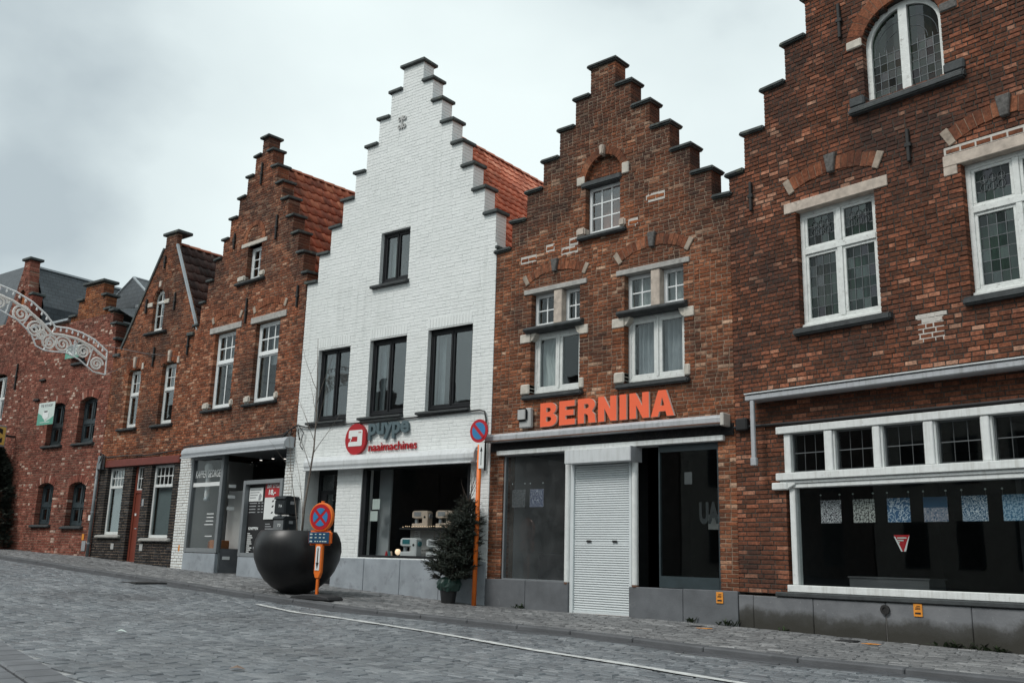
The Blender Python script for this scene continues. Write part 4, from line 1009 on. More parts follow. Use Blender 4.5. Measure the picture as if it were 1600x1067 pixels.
# ================================================================== orange letters
def glyph(ch):
    if ch == 'I': return [[(0, 0), (.36, 0), (.36, 1), (0, 1)]]
    if ch == 'E': return [[(0, 0), (.9, 0), (.9, .24), (.36, .24), (.36, .39), (.82, .39), (.82, .62), (.36, .62), (.36, .76), (.88, .76), (.88, 1), (0, 1)]]
    if ch == 'N': return [[(0, 0), (.34, 0), (.34, .52), (.68, 0), (1, 0), (1, 1), (.66, 1), (.66, .48), (.32, 1), (0, 1)]]
    return None
def letter_faces(ch):
    """outline polygons of one heavy capital, unit height"""
    def arc(cx_, cz_, rx, rz, a0, a1, n=7): return [(cx_ + rx * math.cos(a0 + (a1 - a0) * k / n), cz_ + rz * math.sin(a0 + (a1 - a0) * k / n)) for k in range(n + 1)]
    if ch in 'IEN': return glyph(ch), []
    h = math.pi / 2
    if ch == 'B':
        out = [(0, 0), (.52, 0)] + arc(.55, .285, .40, .285, -h, h * .72)[1:] + arc(.55, .745, .36, .255, -h * .72, h)[0:] + [(0, 1)]
        return [out], [[(.34, .21)] + arc(.50, .31, .13, .10, -h, h) + [(.34, .41)], [(.34, .61)] + arc(.48, .70, .12, .09, -h, h) + [(.34, .79)]]
    if ch == 'R':
        out = [(0, 0), (.35, 0), (.35, .38), (.45, .38), (.56, .30), (.60, 0), (.98, 0), (.93, .34), (.78, .47)] + arc(.55, .735, .40, .265, -h * .45, h)[1:] + [(0, 1)]
        return [out], [[(.35, .60)] + arc(.49, .69, .12, .09, -h, h) + [(.35, .78)]]
    if ch == 'A':
        return [[(0, 0), (.36, 0), (.42, .19), (.74, .19), (.80, 0), (1.16, 0), (.78, 1), (.38, 1)]], [[(.48, .41), (.68, .41), (.58, .74)]]
def letter(parent, ch, x0, x1, z0, z1, y, t, name='letter'):
    outs, holes_ = letter_faces(ch); bm = bmesh.new()
    mx_ = max(p[0] for q in outs for p in q); sx, sz = (x1 - x0) / mx_, z1 - z0
    eds = []
    for lp in outs + holes_:
        vs_ = [bm.verts.new((x0 + p[0] * sx, y, z0 + p[1] * sz)) for p in lp]
        for i in range(len(vs_)): eds.append(bm.edges.new((vs_[i], vs_[(i + 1) % len(vs_)])))
    bmesh.ops.triangle_fill(bm, use_beauty=True, use_dissolve=False, edges=eds, normal=(0, -1, 0))
    fs = bm.faces[:]
    for f_ in fs: f_.material_index = 0
    ret = bmesh.ops.extrude_face_region(bm, geom=fs)
    nv_ = [e_ for e_ in ret['geom'] if isinstance(e_, bmesh.types.BMVert)]
    bmesh.ops.translate(bm, verts=nv_, vec=(0, t, 0))
    for f_ in bm.faces:
        f_.normal_update()
        f_.material_index = 0 if abs(f_.normal.y) > .5 else 1
    bmesh.ops.recalc_face_normals(bm, faces=bm.faces[:])
    me = bpy.data.meshes.new(name); bm.to_mesh(me); bm.free(); me.materials.append(MATS['orange_sign']); me.materials.append(MATS['orange_side'])
    o = bpy.data.objects.new(name, me); COL.objects.link(o); o.parent = parent; return o
S1 = thing('shop_sign', 'big orange block capitals spelling a shop name on brown brick', 'shop sign', B, (1.17, -.06, 2.98))
for ch, a, b in (('B', 1.17, 1.53), ('E', 1.58, 1.91), ('R', 1.97, 2.33), ('N', 2.38, 2.74), ('I', 2.80, 2.93), ('N', 2.99, 3.35), ('A', 3.385, 3.80)):
    letter(S1, ch, a - 1.17, b - 1.17, 0, .405, 0, .045)
SP = thing('alarm_siren', 'small grey alarm siren box on brown brick beside the orange letters', 'alarm siren', B, (.72, -.14, 3.0))
bx('back_box', .0, .26, .05, .135, -.01, .33, 'plastic_grey', SP, .015); bx('cover', -.02, .20, 0, .06, .10, .33, 'plastic_grey', SP, .03, 2)

# ================================================================== white painted house
W = frame('stepped_gable_house', (-16.656, 12.13), 4.0)
tag(W, 'tall white painted brick stepped-gable house with black window frames', 'house')
WL = [(2.575, 3.15, 10.90), (2.255, 3.435, 10.42), (1.94, 3.71, 9.88), (1.62, 4.02, 9.33), (1.315, 4.31, 8.79), (.98, 4.61, 8.24), (.66, 4.915, 7.68), (.33, 5.21, 7.13), (.006, 5.244, 6.53)]
holesW = [(2.20, 3.01, 6.17, 7.28), (.53, 1.49, 3.46, 5.0), (2.06, 3.07, 3.46, 5.02), (3.63, 4.74, 3.46, 5.04), (.39, 1.36, -.3, 2.50), (2.06, 4.81, .74, 2.50)]
brickwork(W, spans_of(WL), [l[2] for l in WL], holesW, -.1, 10.9, ['brick_white'], 'mortar_white', course=.066, ls=.20, lh=.095, joint=.0085, vj=.0035, n_ind=300, seed=41, endd=.26, rough=.5, pstr=.75, mrec=.0045)
copings(W, WL, h=.064, bev=.008)
bx('flashing', 5.245, 5.30, -.05, .3, 6.40, 6.45, 'coping', W)
body(W, 5.25, 6.4, 7.5)
tiled_roof(W, 2.86, 9.82, .1, 6.2, 5.3, 6.15, .34, 7.4, .195, .235, .019, 'tile_orange', 300, 3)
def black_window(H, x0, x1, z0, z1, y=.09):
    return window(H, x0, x1, z0, z1, y, 'black_frame', (1, 1), (1,), fw=.05, mw=.016, sash=.042, d=.08, tilt=.006)
black_window(W, 2.20, 3.01, 6.22, 7.28)
sill(W, 2.02, 3.05, 6.10, 6.185, bev=.008)
for a, b, zt_ in ((.53, 1.49, 5.0), (2.06, 3.07, 5.02), (3.63, 4.74, 5.04)):
    black_window(W, a, b, 3.50, zt_); sill(W, a - .18, b + .01, 3.405, 3.475, bev=.008)
    room(W, a - .05, b + .05, 3.42, zt_ + .05, 2.0, 'room_grey')
    sl = MB()
    for q in range(int((b - a + .04) / .074)): sl.box(a - .02 + q * .074, a - .02 + q * .074 + .066, -.006, .05, zt_ + .028, zt_ + .225)
    sl.build('soldier_course', 'brick_white', W)
    bx('lintel_edge', a - .005, b + .005, .006, .1, zt_ - .004, zt_ + .022, 'black_frame', W)
room(W, 2.15, 3.06, 6.1, 7.35, 1.5, 'room_grey')
curtain(W, 2.26, 2.42, 6.28, 7.2, .30, 'curtain_pale', 'narrow white curtain behind the white gable window', .02, 3)
curtain(W, 3.70, 3.86, 3.55, 4.95, .30, 'curtain_grey', 'narrow grey curtain at the left of the widest black-framed window', .02, 3)
curtain(W, 2.13, 2.27, 3.55, 4.95, .30, 'curtain_grey', 'narrow grey curtain at the left of the middle black-framed window', .02, 3)
curtain(W, .60, .78, 3.55, 4.92, .30, 'curtain_grey', 'narrow grey curtain at the left of the black-framed window near the bare tree', .02, 3)
# clover ornament high on the gable
ORN = MB()
for sx in (-1, 1):
    for sz in (-1, 1):
        ORN.ring(2.62 + sx * .065, 9.65 + sz * .09, .022, .05, -.03, .005, 0, 6.283, 10)
ORN.box(2.605, 2.635, -.03, .0, 9.50, 9.80)
ORN.build('gable_ornament', 'plastic_grey', W)
# plinth, door, shop window
plinth(W, [1.365, 2.28, 3.22, 4.18, 5.24], -.2, .735, 'bluestone_pale', y=-.03)
plinth(W, [.0, .385], -.1, .5, 'bluestone_pale', y=-.02)
D = MB().box(.40, 1.35, .37, .44, 2.40, 2.50).box(.40, .47, .37, .44, -.05, 2.40).box(1.28, 1.35, .37, .44, -.05, 2.40).box(.47, 1.28, .39, .43, .05, .75).box(.47, .66, .385, .43, .75, 2.0).box(1.09, 1.28, .385, .43, .75, 2.0).box(.47, 1.28, .385, .43, 2.0, 2.08).build('door', 'black_frame', W, bevel=.006)
pane(D, .66, 1.09, .75, 2.0, .405, 'glass'); pane(D, .47, 1.28, 2.08, 2.40, .405, 'glass')
MB().tube([(1.16, .33, 1.15), (1.16, .33, 1.55)], .014, 8).build('door_handle', 'zinc', D, smooth=True)
MB().disc(1.12, 1.62, .045, .376, .38, 14).build('sticker', 'sign_white', D)
room(W, .38, 1.37, -.06, 2.52, 1.2, 'room_dark', y=.45, name='hall')
bx('reveal', .372, .39, .25, .46, -.1, 2.52, 'mortar_white', W); bx('reveal', 1.36, 1.38, .25, .46, -.1, 2.52, 'mortar_white', W); bx('reveal_head', .39, 1.36, .05, .46, 2.50, 2.53, 'mortar_white', W)
bx('intercom', .20, .25, -.03, -.002, 1.42, 1.5, 'iron', W, .004)
SW = MB().box(2.06, 4.81, .02, .14, .735, .80).box(2.06, 4.81, .02, .14, 2.42, 2.50).box(2.06, 2.17, .02, .14, .80, 2.42).box(4.72, 4.81, .02, .14, .80, 2.42).build('shop_window', 'black_frame', W, bevel=.006)
pane(SW, 2.17, 4.72, .80, 2.42, .08, 'glass_clear')
room(W, 1.95, 4.95, .60, 2.55, 3.2, 'room_dark', name='shop_interior', floor='room_floor')
bx('partition', 2.20, 2.52, .36, .40, .62, 2.54, 'blind_grey', W)
bx('display_shelf', 2.9, 4.85, .56, .60, .62, 1.29, 'room_pale', W); bx('display_top', 2.85, 4.85, .30, .62, 1.292, 1.32, 'room_dark', W)
bx('window_floor', 2.0, 4.9, .15, 1.4, .62, .79, 'room_dark', W)
def sewing_machine(x, y, z, mat, mat2, s, label, grp):
    t = thing('sewing_machine', label, 'sewing machine', W, (x, y, z), grp)
    mb = MB().prism([(0, 0), (.40 * s, 0), (.40 * s, .30 * s), (.36 * s, .32 * s), (.04 * s, .32 * s), (.0, .29 * s), (.0, .19 * s), (.10 * s, .17 * s), (.26 * s, .18 * s), (.26 * s, .09 * s), (.0, .08 * s)], 0, .15 * s)
    mb.build('body', mat, t, bevel=.012 * s); MB().box(.05 * s, .11 * s, .04 * s, .08 * s, .085 * s, .17 * s).build('needle_bar', 'zinc', t)
    bx('front_panel', .06 * s, .24 * s, -.006, .0, .215 * s, .295 * s, mat2, t, .002); MB().disc(.33 * s, .2 * s, .022 * s, -.008, 0, 12).build('dial', 'iron', t)
    MB().lathe([(.045 * s, 0), (.045 * s, .02 * s)], (0, 0, 0), 14).build('hand_wheel', mat2, t, loc=(.41 * s, .07 * s, .22 * s)).rotation_euler = (0, math.pi / 2, 0)
for x_, lb in ((3.12, 'cream sewing machine on the upper shelf, first from the window stickers'), (3.72, 'cream sewing machine on the upper shelf, in the middle'), (4.28, 'cream sewing machine on the upper shelf, partly behind the spruce')):
    sewing_machine(x_, .34, 1.322, 'machine_cream', 'print_grey', 1.0, lb, 'sewing machines on the upper shelf')
sewing_machine(2.98, .20, .792, 'machine_white', 'machine_teal', 1.05, 'white and teal sewing machine low in the shop window', 'sewing machines low in the window')
sewing_machine(3.62, .22, .792, 'machine_white', 'print_grey', 1.0, 'white sewing machine low in the shop window behind the spruce', 'sewing machines low in the window')
FL = MB()
for q in range(34): FL.lathe([(.004, 0), (.009, .008), (.004, .016)], (2.95 + q * .055, .30 + rnd.uniform(-.01, .01), 1.325 + rnd.uniform(0, .02)), 5)
top(FL.build('fairy_lights', 'fairy', None), W, 'tiny warm fairy lights along the front of the upper display shelf', 'string lights')
for x_, z_, lb in ((3.66, 1.06, 'red hoop ornament hanging below the shelf, nearer the door'), (3.80, 1.08, 'red hoop ornament hanging below the shelf, nearer the spruce')):
    t = thing('hanging_ornament', lb, 'ornament', W, (x_, .40, z_), 'hoops below the shelf')
    MB().disc(0, 0, .035, 0, .01, 14, .055).build('hoop', 'hoop', t); MB().tube([(0, .005, .05), (0, .005, .235)], .002, 4).build('thread', 'hoop', t)
bulb = thing('table_lamp', 'small glowing globe lamp on the shop window floor', 'lamp', W, (2.84, .3, .792))
MB().lathe([(.01, .02), (.045, .045), (.055, .085), (.04, .125), (.01, .135)], n=14).build('globe', 'fairy', bulb, smooth=True); MB().lathe([(.04, 0), (.035, .02)], n=12).build('base', 'iron', bulb)
for x_, za, zb, lb in ((2.29, 1.66, 1.86, 'small pale notice stuck inside the sewing shop window, the upper one'), (2.245, 1.44, 1.63, 'square white sticker inside the sewing shop window, the lower one')):
    top(MB().box(x_, x_ + .20, .10, .103, za, zb).build('window_sticker', 'print_pale', None), W, lb, 'sticker', 'stickers in the sewing shop window')
for q, (x_, m_, c_) in enumerate(((2.62, 'sign_red', 'red'), (2.70, 'machine_teal', 'teal'), (2.66, 'machine_cream', 'cream'))):
    t = thing('thread_spool', '%s thread cone on the shop window floor beside the pale panel' % c_, 'thread spool', W, (x_, .22 + .09 * (q == 2), .792), 'thread cones in the shop window')
    MB().lathe([(.032, 0), (.034, .008), (.028, .012), (.016, .085), (.006, .09)], n=12).build('cone', m_, t)
t = thing('display_card', 'white price card on the grey display front below the cream machines', 'card', W, (3.02, .55, 1.12)); bx('card', 0, .14, 0, .004, 0, .16, 'sign_white', t)
for q in range(3): bx('print_line', .02, .11 - q * .02, -.003, -.0005, .05 + q * .035, .062 + q * .035, 'print_grey', t)
# awning
AWW = MB().prism_x([(-.20, 2.46), (-.235, 2.52), (-.235, 2.60), (-.19, 2.68), (-.11, 2.715), (-.005, 2.70), (-.005, 2.46)][::-1], .58, 5.0).build('awning_cassette', 'awning_white', W, bevel=.006)
MB().prism_x([(-.205, 2.44), (-.25, 2.52), (-.25, 2.61), (-.20, 2.70), (-.11, 2.735), (-.002, 2.72), (-.002, 2.44)][::-1], 5.002, 5.075).build('awning_end', 'awning_white', AWW, bevel=.01)
bx('drop_bar', .58, 5.0, -.245, -.18, 2.425, 2.458, 'awning_white', AWW, .006)
# sign: disc with a machine, two words
S2 = thing('shop_sign', 'round red emblem and two words in raised letters on white brick', 'shop sign', W, (1.88, -.05, 3.03))
em = MB().disc(0, 0, .29, -.02, .045, 36, .31).build('emblem', 'logo_red', S2)
MB().prism([(-.19, -.14), (.17, -.14), (.19, -.12), (.19, .16), (.165, .18), (-.17, .18), (-.19, .16), (-.19, .02), (-.13, .02), (-.13, .0), (-.10, .0), (-.10, .05), (.06, .05), (.06, -.05), (-.16, -.05), (-.19, -.08)], -.026, -.019).build('machine_symbol', 'sign_white', em)
MB().box(-.145, -.125, -.026, -.019, -.04, .0).build('needle_symbol', 'sign_white', em); MB().box(.08, .16, -.028, -.0262, .12, .135).build('dash_symbol', 'logo_red', em)
text('puype', 'word', S2, .87, .125, 1.08, .33, -.01, .05, 'logo_teal'); text('naai', 'word', S2, .975, -.175, 1.28, .165, .02, .018, 'logo_red')
# cables on the white front
cb = MB(); cb.tube([(-.25, -.06, 3.30), (.1, -.05, 3.42), (.35, -.04, 3.36), (1.5, -.035, 3.36), (2.6, -.03, 3.35), (3.6, -.03, 3.37), (4.6, -.03, 3.385), (5.0, -.04, 3.39), (5.12, -.04, 3.36), (5.16, -.04, 3.2), (5.17, -.04, 2.3)], .016, 6)
cb.tube([(.1, -.05, 3.44), (.3, -.055, 3.25), (.22, -.06, 3.0), (.30, -.05, 2.9)], .010, 5); cb.tube([(-.35, -.1, 3.15), (-.1, -.12, 3.3), (.12, -.08, 3.42), (.2, -.06, 3.1)], .013, 5)
top(cb.build('cable', 'cable_black', None, smooth=True), W, 'thin black cable running across the white front under the sills', 'cable')
cb = MB()
for q in range(9):
    a = rnd.uniform(-.06, .06); cb.tube([(4.2, -.02, 3.24 + a * .4), (4.42 + a, -.10, 3.25 + a), (4.52 + a, -.12, 3.13 + a * 1.4), (4.6, -.1 + a * .3, 3.28 + a)], .014, 5)
cb.tube([(.1, -.03, 3.24), (1.5, -.03, 3.23), (3., -.03, 3.225), (4.3, -.03, 3.23)], .016, 6); cb.tube([(2.0, -.03, 3.255), (3., -.035, 3.245), (4.2, -.03, 3.26)], .012, 5)
CBK = cb
# mailboxes on the white pier
for z0, z1, m_, n_, lb in ((1.56, 1.93, 'mailbox', '71a', 'upper black mailbox on the white pier beside the barber posters'), (1.19, 1.53, 'mailbox_grey', '73', 'lower mailbox with grey front on the white pier above the planter')):
    t = thing('mailbox', lb, 'mailbox', W, (.10, -.38, z0), 'mailboxes on the white pier')
    h = z1 - z0
    MB().box(-.14, .18, .012, .36, 0, h - .05).build('body', 'mailbox', t, bevel=.015); MB().prism_x([(-.02, h - .07), (-.02, h - .04), (.03, h), (.365, h), (.365, h - .048), (.0, h - .07)][::-1], -.15, .19).build('lid', 'mailbox', t, bevel=.008)
    bx('front_door', -.13, .17, -.004, .011, .02, h - .09, m_, t, .006); text(n_, 'number', t, .05, h * .45, .10, .055, -.008, .003, 'sign_white')
    bx('sticker', .181, .183, .14, .24, h * .55, h * .72, 'print_grey', t)

# ================================================================== brick house with the barber shop
K = frame('stepped_gable_house', (-21.29, 12.21), -1.0)
tag(K, 'narrow brick stepped-gable house above the barber shop with white sash windows', 'house')
KL = [(2.355, 2.61, 10.60), (2.105, 2.83, 10.20), (1.83, 3.09, 9.73), (1.54, 3.36, 9.25), (1.235, 3.65, 8.78), (.985, 3.90, 8.29), (.71, 4.16, 7.83), (.45, 4.42, 7.32), (.22, 4.60, 6.80), (.006, 4.625, 6.25)]
holesK = [(2.12, 2.70, 7.04, 7.90), (1.02, 1.93, 4.06, 5.92), (2.77, 3.71, 4.06, 5.92), (.56, 4.35, -.3, 3.05)]
brickwork(K, spans_of(KL), [l[2] for l in KL], holesK, .1, 10.6, ['brick_barber', 'brick_white'], 'mortar_sand', lambda x, z: 1 if z < 2.95 else 0, course=.064, ls=.165, lh=.085, joint=.0125, pstr=.45, n_ind=300, seed=51, endd=.22)
copings(K, KL, bev=.012, h=.062)
body(K, 4.63, 6.1, 7.5)
tiled_roof(K, 2.48, 10.0, .1, 6.1, 4.75, 6.15, .34, 7.2, .23, .29, .030, 'tile_rust', 300, 5)
window(K, 2.12, 2.70, 7.07, 7.88, .13, 'upvc', (1,), (1,), {'*': (2, 3)}, fw=.06, sash=.03, d=.06, mun=.024, tilt=.006)
bx('lintel', 1.85, 2.90, -.025, .2, 7.90, 8.0, 'pale_stone', K, .01); sill(K, 1.76, 2.95, 6.96, 7.05)
for a, b in ((1.80, 2.12), (2.70, 2.92)): bx('sill_block', a, b, -.04, .1, 7.052, 7.2, 'pale_stone', K, .03, 2)
ring_arch(K, 2.36, 8.0, .34, .46, 'brick_arch', 15, rz=.40)
for a, b, l0, l1 in ((1.02, 1.93, .79, 2.16), (2.77, 3.71, 2.56, 3.95)):
    window(K, a, b, 4.09, 5.91, .10, 'upvc', (1,), (1.0, .62), {(0, 0): (2, 1), (0, 1): (3, 2)}, fw=.06, tw=.075, sash=.03, d=.06, mun=.035, tilt=.006, gmat='glass_old')
    MB().box(l0, l1, -.03, .2, 5.925, 6.07).build('lintel', 'grey_lintel', K, bevel=.008)
    sill(K, l0 - .04, l1 - .1, 3.99, 4.075)
    for p, q in ((l0 - .03, a), (b, b + .14)): bx('sill_block', p, q, -.04, .1, 4.077, 4.24, 'pale_stone', K, .03, 2)
    rel_arch(K, l0 + .08, l1 - .06, 6.17, .15, .14, ends='arch_pale', n=15)
    room(K, a - .05, b + .05, 4.0, 6.0, 1.6)
    curtain(K, a + .05, b - .05, 5.0, 5.85, .42, 'curtain_grey', 'half-drawn pale blind in the white sash window %s' % ('nearer the red door' if a < 2 else 'nearer the white house'), .01, 4, cat='blind')
room(K, 1.95, 2.75, 7.0, 7.95, 1.2)
for x_, za, zb in ((2.31, 5.99, 6.6), (2.44, 9.4, 9.97), (1.50, 7.97, 8.37), (3.27, 7.85, 8.45), (4.32, 6.06, 6.56)): anchor(K, x_, za, zb)
# barber shop front
gf = 'grey_frame'
plinth(K, [.555, 1.95], .05, .75, 'bluestone_pale', y=-.02); plinth(K, [2.86, 4.34], -.05, .70, 'bluestone_pale', y=-.02)
BAY = MB().box(.56, .66, -.02, .1, .76, 2.98).box(1.86, 1.97, -.02, .1, .76, 2.98).box(.66, 1.86, -.02, .1, .76, .86).box(.66, 1.86, -.02, .1, 2.89, 2.98).build('shop_window', gf, K, bevel=.006)
pane(BAY, .66, 1.86, .86, 2.89, .03, 'glass_clear'); bx('white_band', .66, 1.86, .018, .024, 2.26, 2.35, 'sign_white', BAY)
text('kapper', 'lettering', BAY, 1.27, 2.55, 1.06, .17, .018, .005, 'sign_white')
for z_ in (1.62, 1.54, 1.46, 1.38, 1.12): bx('print_line', 1.30 + rnd.uniform(0, .1), 1.68, .02, .024, z_, z_ + .02, 'sign_white', BAY)
# porch with slanted glass and recessed door
SG = mesh_obj('porch_glass', [(1.95, .06, .86), (2.40, 1.5, .86), (2.40, 1.5, 2.9), (1.95, .06, 2.9)], [(0, 1, 2, 3)], 'glass_clear', K)
for (xa, ya), (xb, yb) in (((1.93, .05), (1.97, .10)), ((2.38, 1.46), (2.43, 1.52))): bx('stile', xa, xb, ya, yb, .4, 2.95, gf, SG)
mesh_obj('stall_riser', [(1.94, .06, .2), (2.39, 1.5, .2), (2.39, 1.5, .86), (1.94, .06, .86)], [(0, 1, 2, 3)], 'bluestone', K)
for z_ in (2.22, 1.98, 1.72, .62): mesh_obj('sticker', [(1.995, .14, z_), (2.045, .30, z_), (2.045, .30, z_ + .07), (1.995, .14, z_ + .07)], [(0, 1, 2, 3)], 'sign_white', SG)
PD = MB().box(2.42, 2.50, 1.48, 1.56, .3, 2.6).box(3.3, 3.38, 1.48, 1.56, .3, 2.6).box(2.5, 3.3, 1.48, 1.56, 2.5, 2.6).box(2.5, 3.3, 1.48, 1.56, .3, .45).build('door', gf, K)
pane(PD, 2.5, 3.3, .45, 2.5, 1.51, 'glass_shop')
v = [(1.95, .03, .3), (4.34, .03, .24), (4.34, 1.6, .24), (1.95, 1.6, .3)]; mesh_obj('porch_floor', v, [(0, 1, 2, 3)], 'bluestone', K)
bx('porch_ceiling', 1.97, 4.34, .03, 1.7, 2.95, 3.0, 'room_grey', K); bx('porch_wall', 4.34, 4.38, .30, 1.7, .2, 3.0, 'room_grey', K); bx('porch_back', 3.38, 4.34, 1.58, 1.64, .2, 3.0, 'room_dark', K)
bx('door_head', 2.42, 3.38, 1.50, 1.56, 2.6, 2.96, gf, K)
room(K, .45, 4.45, .25, 3.0, 3.6, 'room_grey', y=1.66, name='shop_interior', floor='room_floor')
mesh_obj('bay_interior', [(.58, .12, .84), (.58, 1.66, .84), (.58, 1.66, 2.96), (.58, .12, 2.96)], [(0, 1, 2, 3)], 'room_pale', K)
bx('window_floor', .58, 1.93, .11, 1.2, .78, .84, 'room_dark', K)
bx('display_screen', 1.05, 1.80, .75, .79, .85, 2.2, 'room_pale', K)
for x_, y_ in ((2.5, .6), (3.05, .55), (3.3, .7)):
    t = thing('ceiling_spotlight', 'small lit spotlight under the barber porch ceiling, %s' % {2.5: 'nearest the glass bay', 3.05: 'the middle one', 3.3: 'nearest the posters'}[x_], 'spotlight', K, (x_, y_, 2.86), 'spotlights in the barber porch')
    MB().lathe([(.035, 0), (.03, .05), (.012, .06), (.012, .09)], n=12).build('housing', 'zinc', t); MB().lathe([(.028, -.006), (.028, -.002)], n=12).build('lens', 'bulb', t)
# framed showcase with posters
SC = MB().box(2.86, 2.95, -.03, .2, .70, 2.33).box(4.24, 4.33, -.03, .2, .70, 2.33).box(2.95, 4.24, -.03, .2, 2.24, 2.33).box(2.95, 4.24, -.03, .2, .70, .78).box(2.95, 4.24, .10, .2, .78, 2.24).build('showcase', gf, K, bevel=.006)
bx('black_panel', 2.95, 4.24, .085, .099, .78, 2.24, 'print_black', SC)
for q in range(4):
    z_ = 1.83 - q * .065
    bx('price_line', 3.0, 3.25 + rnd.uniform(-.04, .04), .078, .084, z_, z_ + .022, 'print_grey', SC); bx('price_line', 3.33, 3.41, .078, .084, z_, z_ + .022, 'print_grey', SC); bx('price_line', 3.46, 3.53, .078, .084, z_, z_ + .022, 'print_grey', SC)
text('head', 'heading', SC, 3.22, 1.30, .36, .06, .078, .006, 'sign_white')
for q in range(10): bx('price_line', 3.02, 3.02 + rnd.uniform(.08, .2), .078, .084, 1.18 - q * .043, 1.2 - q * .043, 'sign_white', SC)
for q in range(5): bx('price_line', 3.66, 3.66 + rnd.uniform(.15, .45), .078, .084, 1.38 - q * .05, 1.40 - q * .05, 'print_grey', SC)
P1 = thing('poster', 'white poster with lines of print on the black barber panel', 'poster', K, (2.98, .07, 1.88), 'barber posters'); bx('sheet', 0, .52, 0, .006, 0, .29, 'sign_white', P1)
for q in range(4): bx('print_line', .03, .44 - q * .06, -.003, -.001, .235 - q * .055, .255 - q * .055, 'print_grey', P1)
MB().prism([(.36, .02), (.44, .02), (.48, .12), (.42, .17), (.38, .12)], -.003, -.001).build('figure', 'print_grey', P1)
P2 = thing('poster', 'red and white barber price poster with large white figures', 'poster', K, (3.60, .06, 1.49), 'barber posters')
bx('sheet', 0, .58, 0, .006, 0, .46, 'sign_white', P2); bx('red_panel', 0, .58, -.003, .006, .461, .78, 'logo_red', P2)
text('snit', 'lettering', P2, .29, .70, .46, .085, -.008, .004, 'sign_white', .12); text('18', 'price', P2, .27, .56, .26, .13, -.008, .004, 'sign_white', .1)
for x_, z_ in ((.27, .36), (.27, .25), (.26, .12)): MB().prism([(x_, z_), (x_ + .05, z_), (x_ + .09, z_ + .04), (x_ + .03, z_ + .035)], -.003, -.001).build('figure', 'print_black', P2)
# barber pole
BP = thing('barber_pole', 'white-globed barber pole with blue and red stripes inside the barber window', 'barber pole', K, (1.08, .15, 1.93))
MB().lathe([(.07, 0), (.075, .03), (.065, .08), (.055, .10)], n=18).build('base', 'zinc', BP, smooth=True)
pl = MB().lathe([(.06, .10), (.06, .62)], n=28).build('cylinder', 'sign_white', BP)
for col, ph in (('sign_blue', 0), ('sign_red', 1.57), ('sign_blue', 3.14), ('sign_red', 4.71)):
    mb = MB(); n = 14
    for k in range(n + 1):
        for w in (-.3, .3): a = ph + k * .42 + w; mb.v.append((.062 * math.cos(a), .062 * math.sin(a), .11 + k * .5 / n))
    mb.f = [(2 * k, 2 * k + 1, 2 * k + 3, 2 * k + 2) for k in range(n)]; mb.build('stripe', col, pl)
MB().lathe([(.05, .62), (.075, .64), (.05, .66), (.095, .70), (.11, .78), (.09, .86), (.04, .90), (.005, .91)], n=20).build('globe', 'sign_white', BP, smooth=True)
top(MB().box(1.05, 1.5, .35, .6, .845, 1.05).box(.98, 1.0, .35, .6, .845, 1.02).build('stool', 'wood_orange', None, bevel=.02), K, 'orange wooden box on the barber window floor', 'box')
# awning
AK = MB().prism_x([(-.24, 2.95), (-.27, 3.02), (-.26, 3.09), (-.20, 3.16), (-.10, 3.19), (-.004, 3.18), (-.004, 2.95)][::-1], .45, 4.62).build('awning_cassette', 'awning_grey', K, bevel=.006)
bx('drop_bar', .45, 4.62, -.285, -.22, 2.91, 2.948, 'awning_grey', AK, .006)
top(CBK.build('cable', 'cable_black', None, smooth=True), K, 'tangle of black cables above the right end of the barber awning', 'cable')
bx('sticker', .30, .36, -.004, -.001, .78, .92, 'orange_plate', K)

# ================================================================== small gabled house with the red door
L = frame('gabled_house', (-24.98, 12.02), 3.0)
tag(L, 'narrow brick house with a plain pointed gable and a red-brown door in black brick', 'house')
def spL(z):
    if z < 5.85: return (.006, 3.69)
    if z < 6.12: return (.14, 3.69)
    if z < 8.62: t = (z - 6.12) / 2.5; return (.37 + t * 1.56, 3.69 - (.0 if z < 6.14 else 0) + t * (2.44 - 3.80) + .1)
    if z < 8.95: return (1.95, 2.47)
    return None
holesL = [(1.70, 2.20, 6.36, 7.2, 7.50), (.86, 1.46, 3.86, 5.34, 5.44), (2.44, 3.07, 3.84, 5.36, 5.46), (.40, 1.22, 1.1, 2.86), (2.46, 3.44, 1.05, 2.86), (1.60, 2.12, .2, 2.86)]
brickwork(L, spL, [5.85], holesL[1:], .2, 6.14, ['brick_left', 'brick_black'], 'mortar_sand', lambda x, z: 1 if z < 2.88 else 0, course=.066, ls=.165, lh=.085, joint=.0125, pstr=.45, n_ind=0, seed=61, endd=.22)
brickwork(L, spL, [6.14 + 2.48 * q / 34 for q in range(35)], holesL[:1], 6.14, 8.95, ['brick_left'], 'mortar_sand', None, course=.066, ls=.165, lh=.085, joint=.0125, pstr=.45, n_ind=0, seed=62, endd=.12, thick=.14)
bx('gable_cap', 1.85, 2.57, -.06, .40, 8.96, 9.04, 'coping', L, .015)
MB().prism([(2.49, 8.62), (3.80, 6.14), (3.84, 6.16), (2.53, 8.65)], -.03, .035).build('verge_flashing', 'zinc', L)
MB().prism([(.30, 6.08), (.36, 6.05), (1.94, 8.60), (1.89, 8.64)], -.03, .16).build('verge_flashing', 'coping', L)
bx('shoulder_stone', .02, .34, -.06, .36, 5.86, 5.95, 'coping', L, .015); bx('shoulder_stone', 3.45, 3.72, -.07, .3, 6.02, 6.11, 'coping', L, .015)
body(L, 3.7, 5.8, 7.5)
tiled_roof(L, 2.2, 8.74, .1, 5.5, 4.1, 5.32, .15, 7.0, .25, .30, .036, 'tile_brown', 200, 7, ridge='tile_rust')
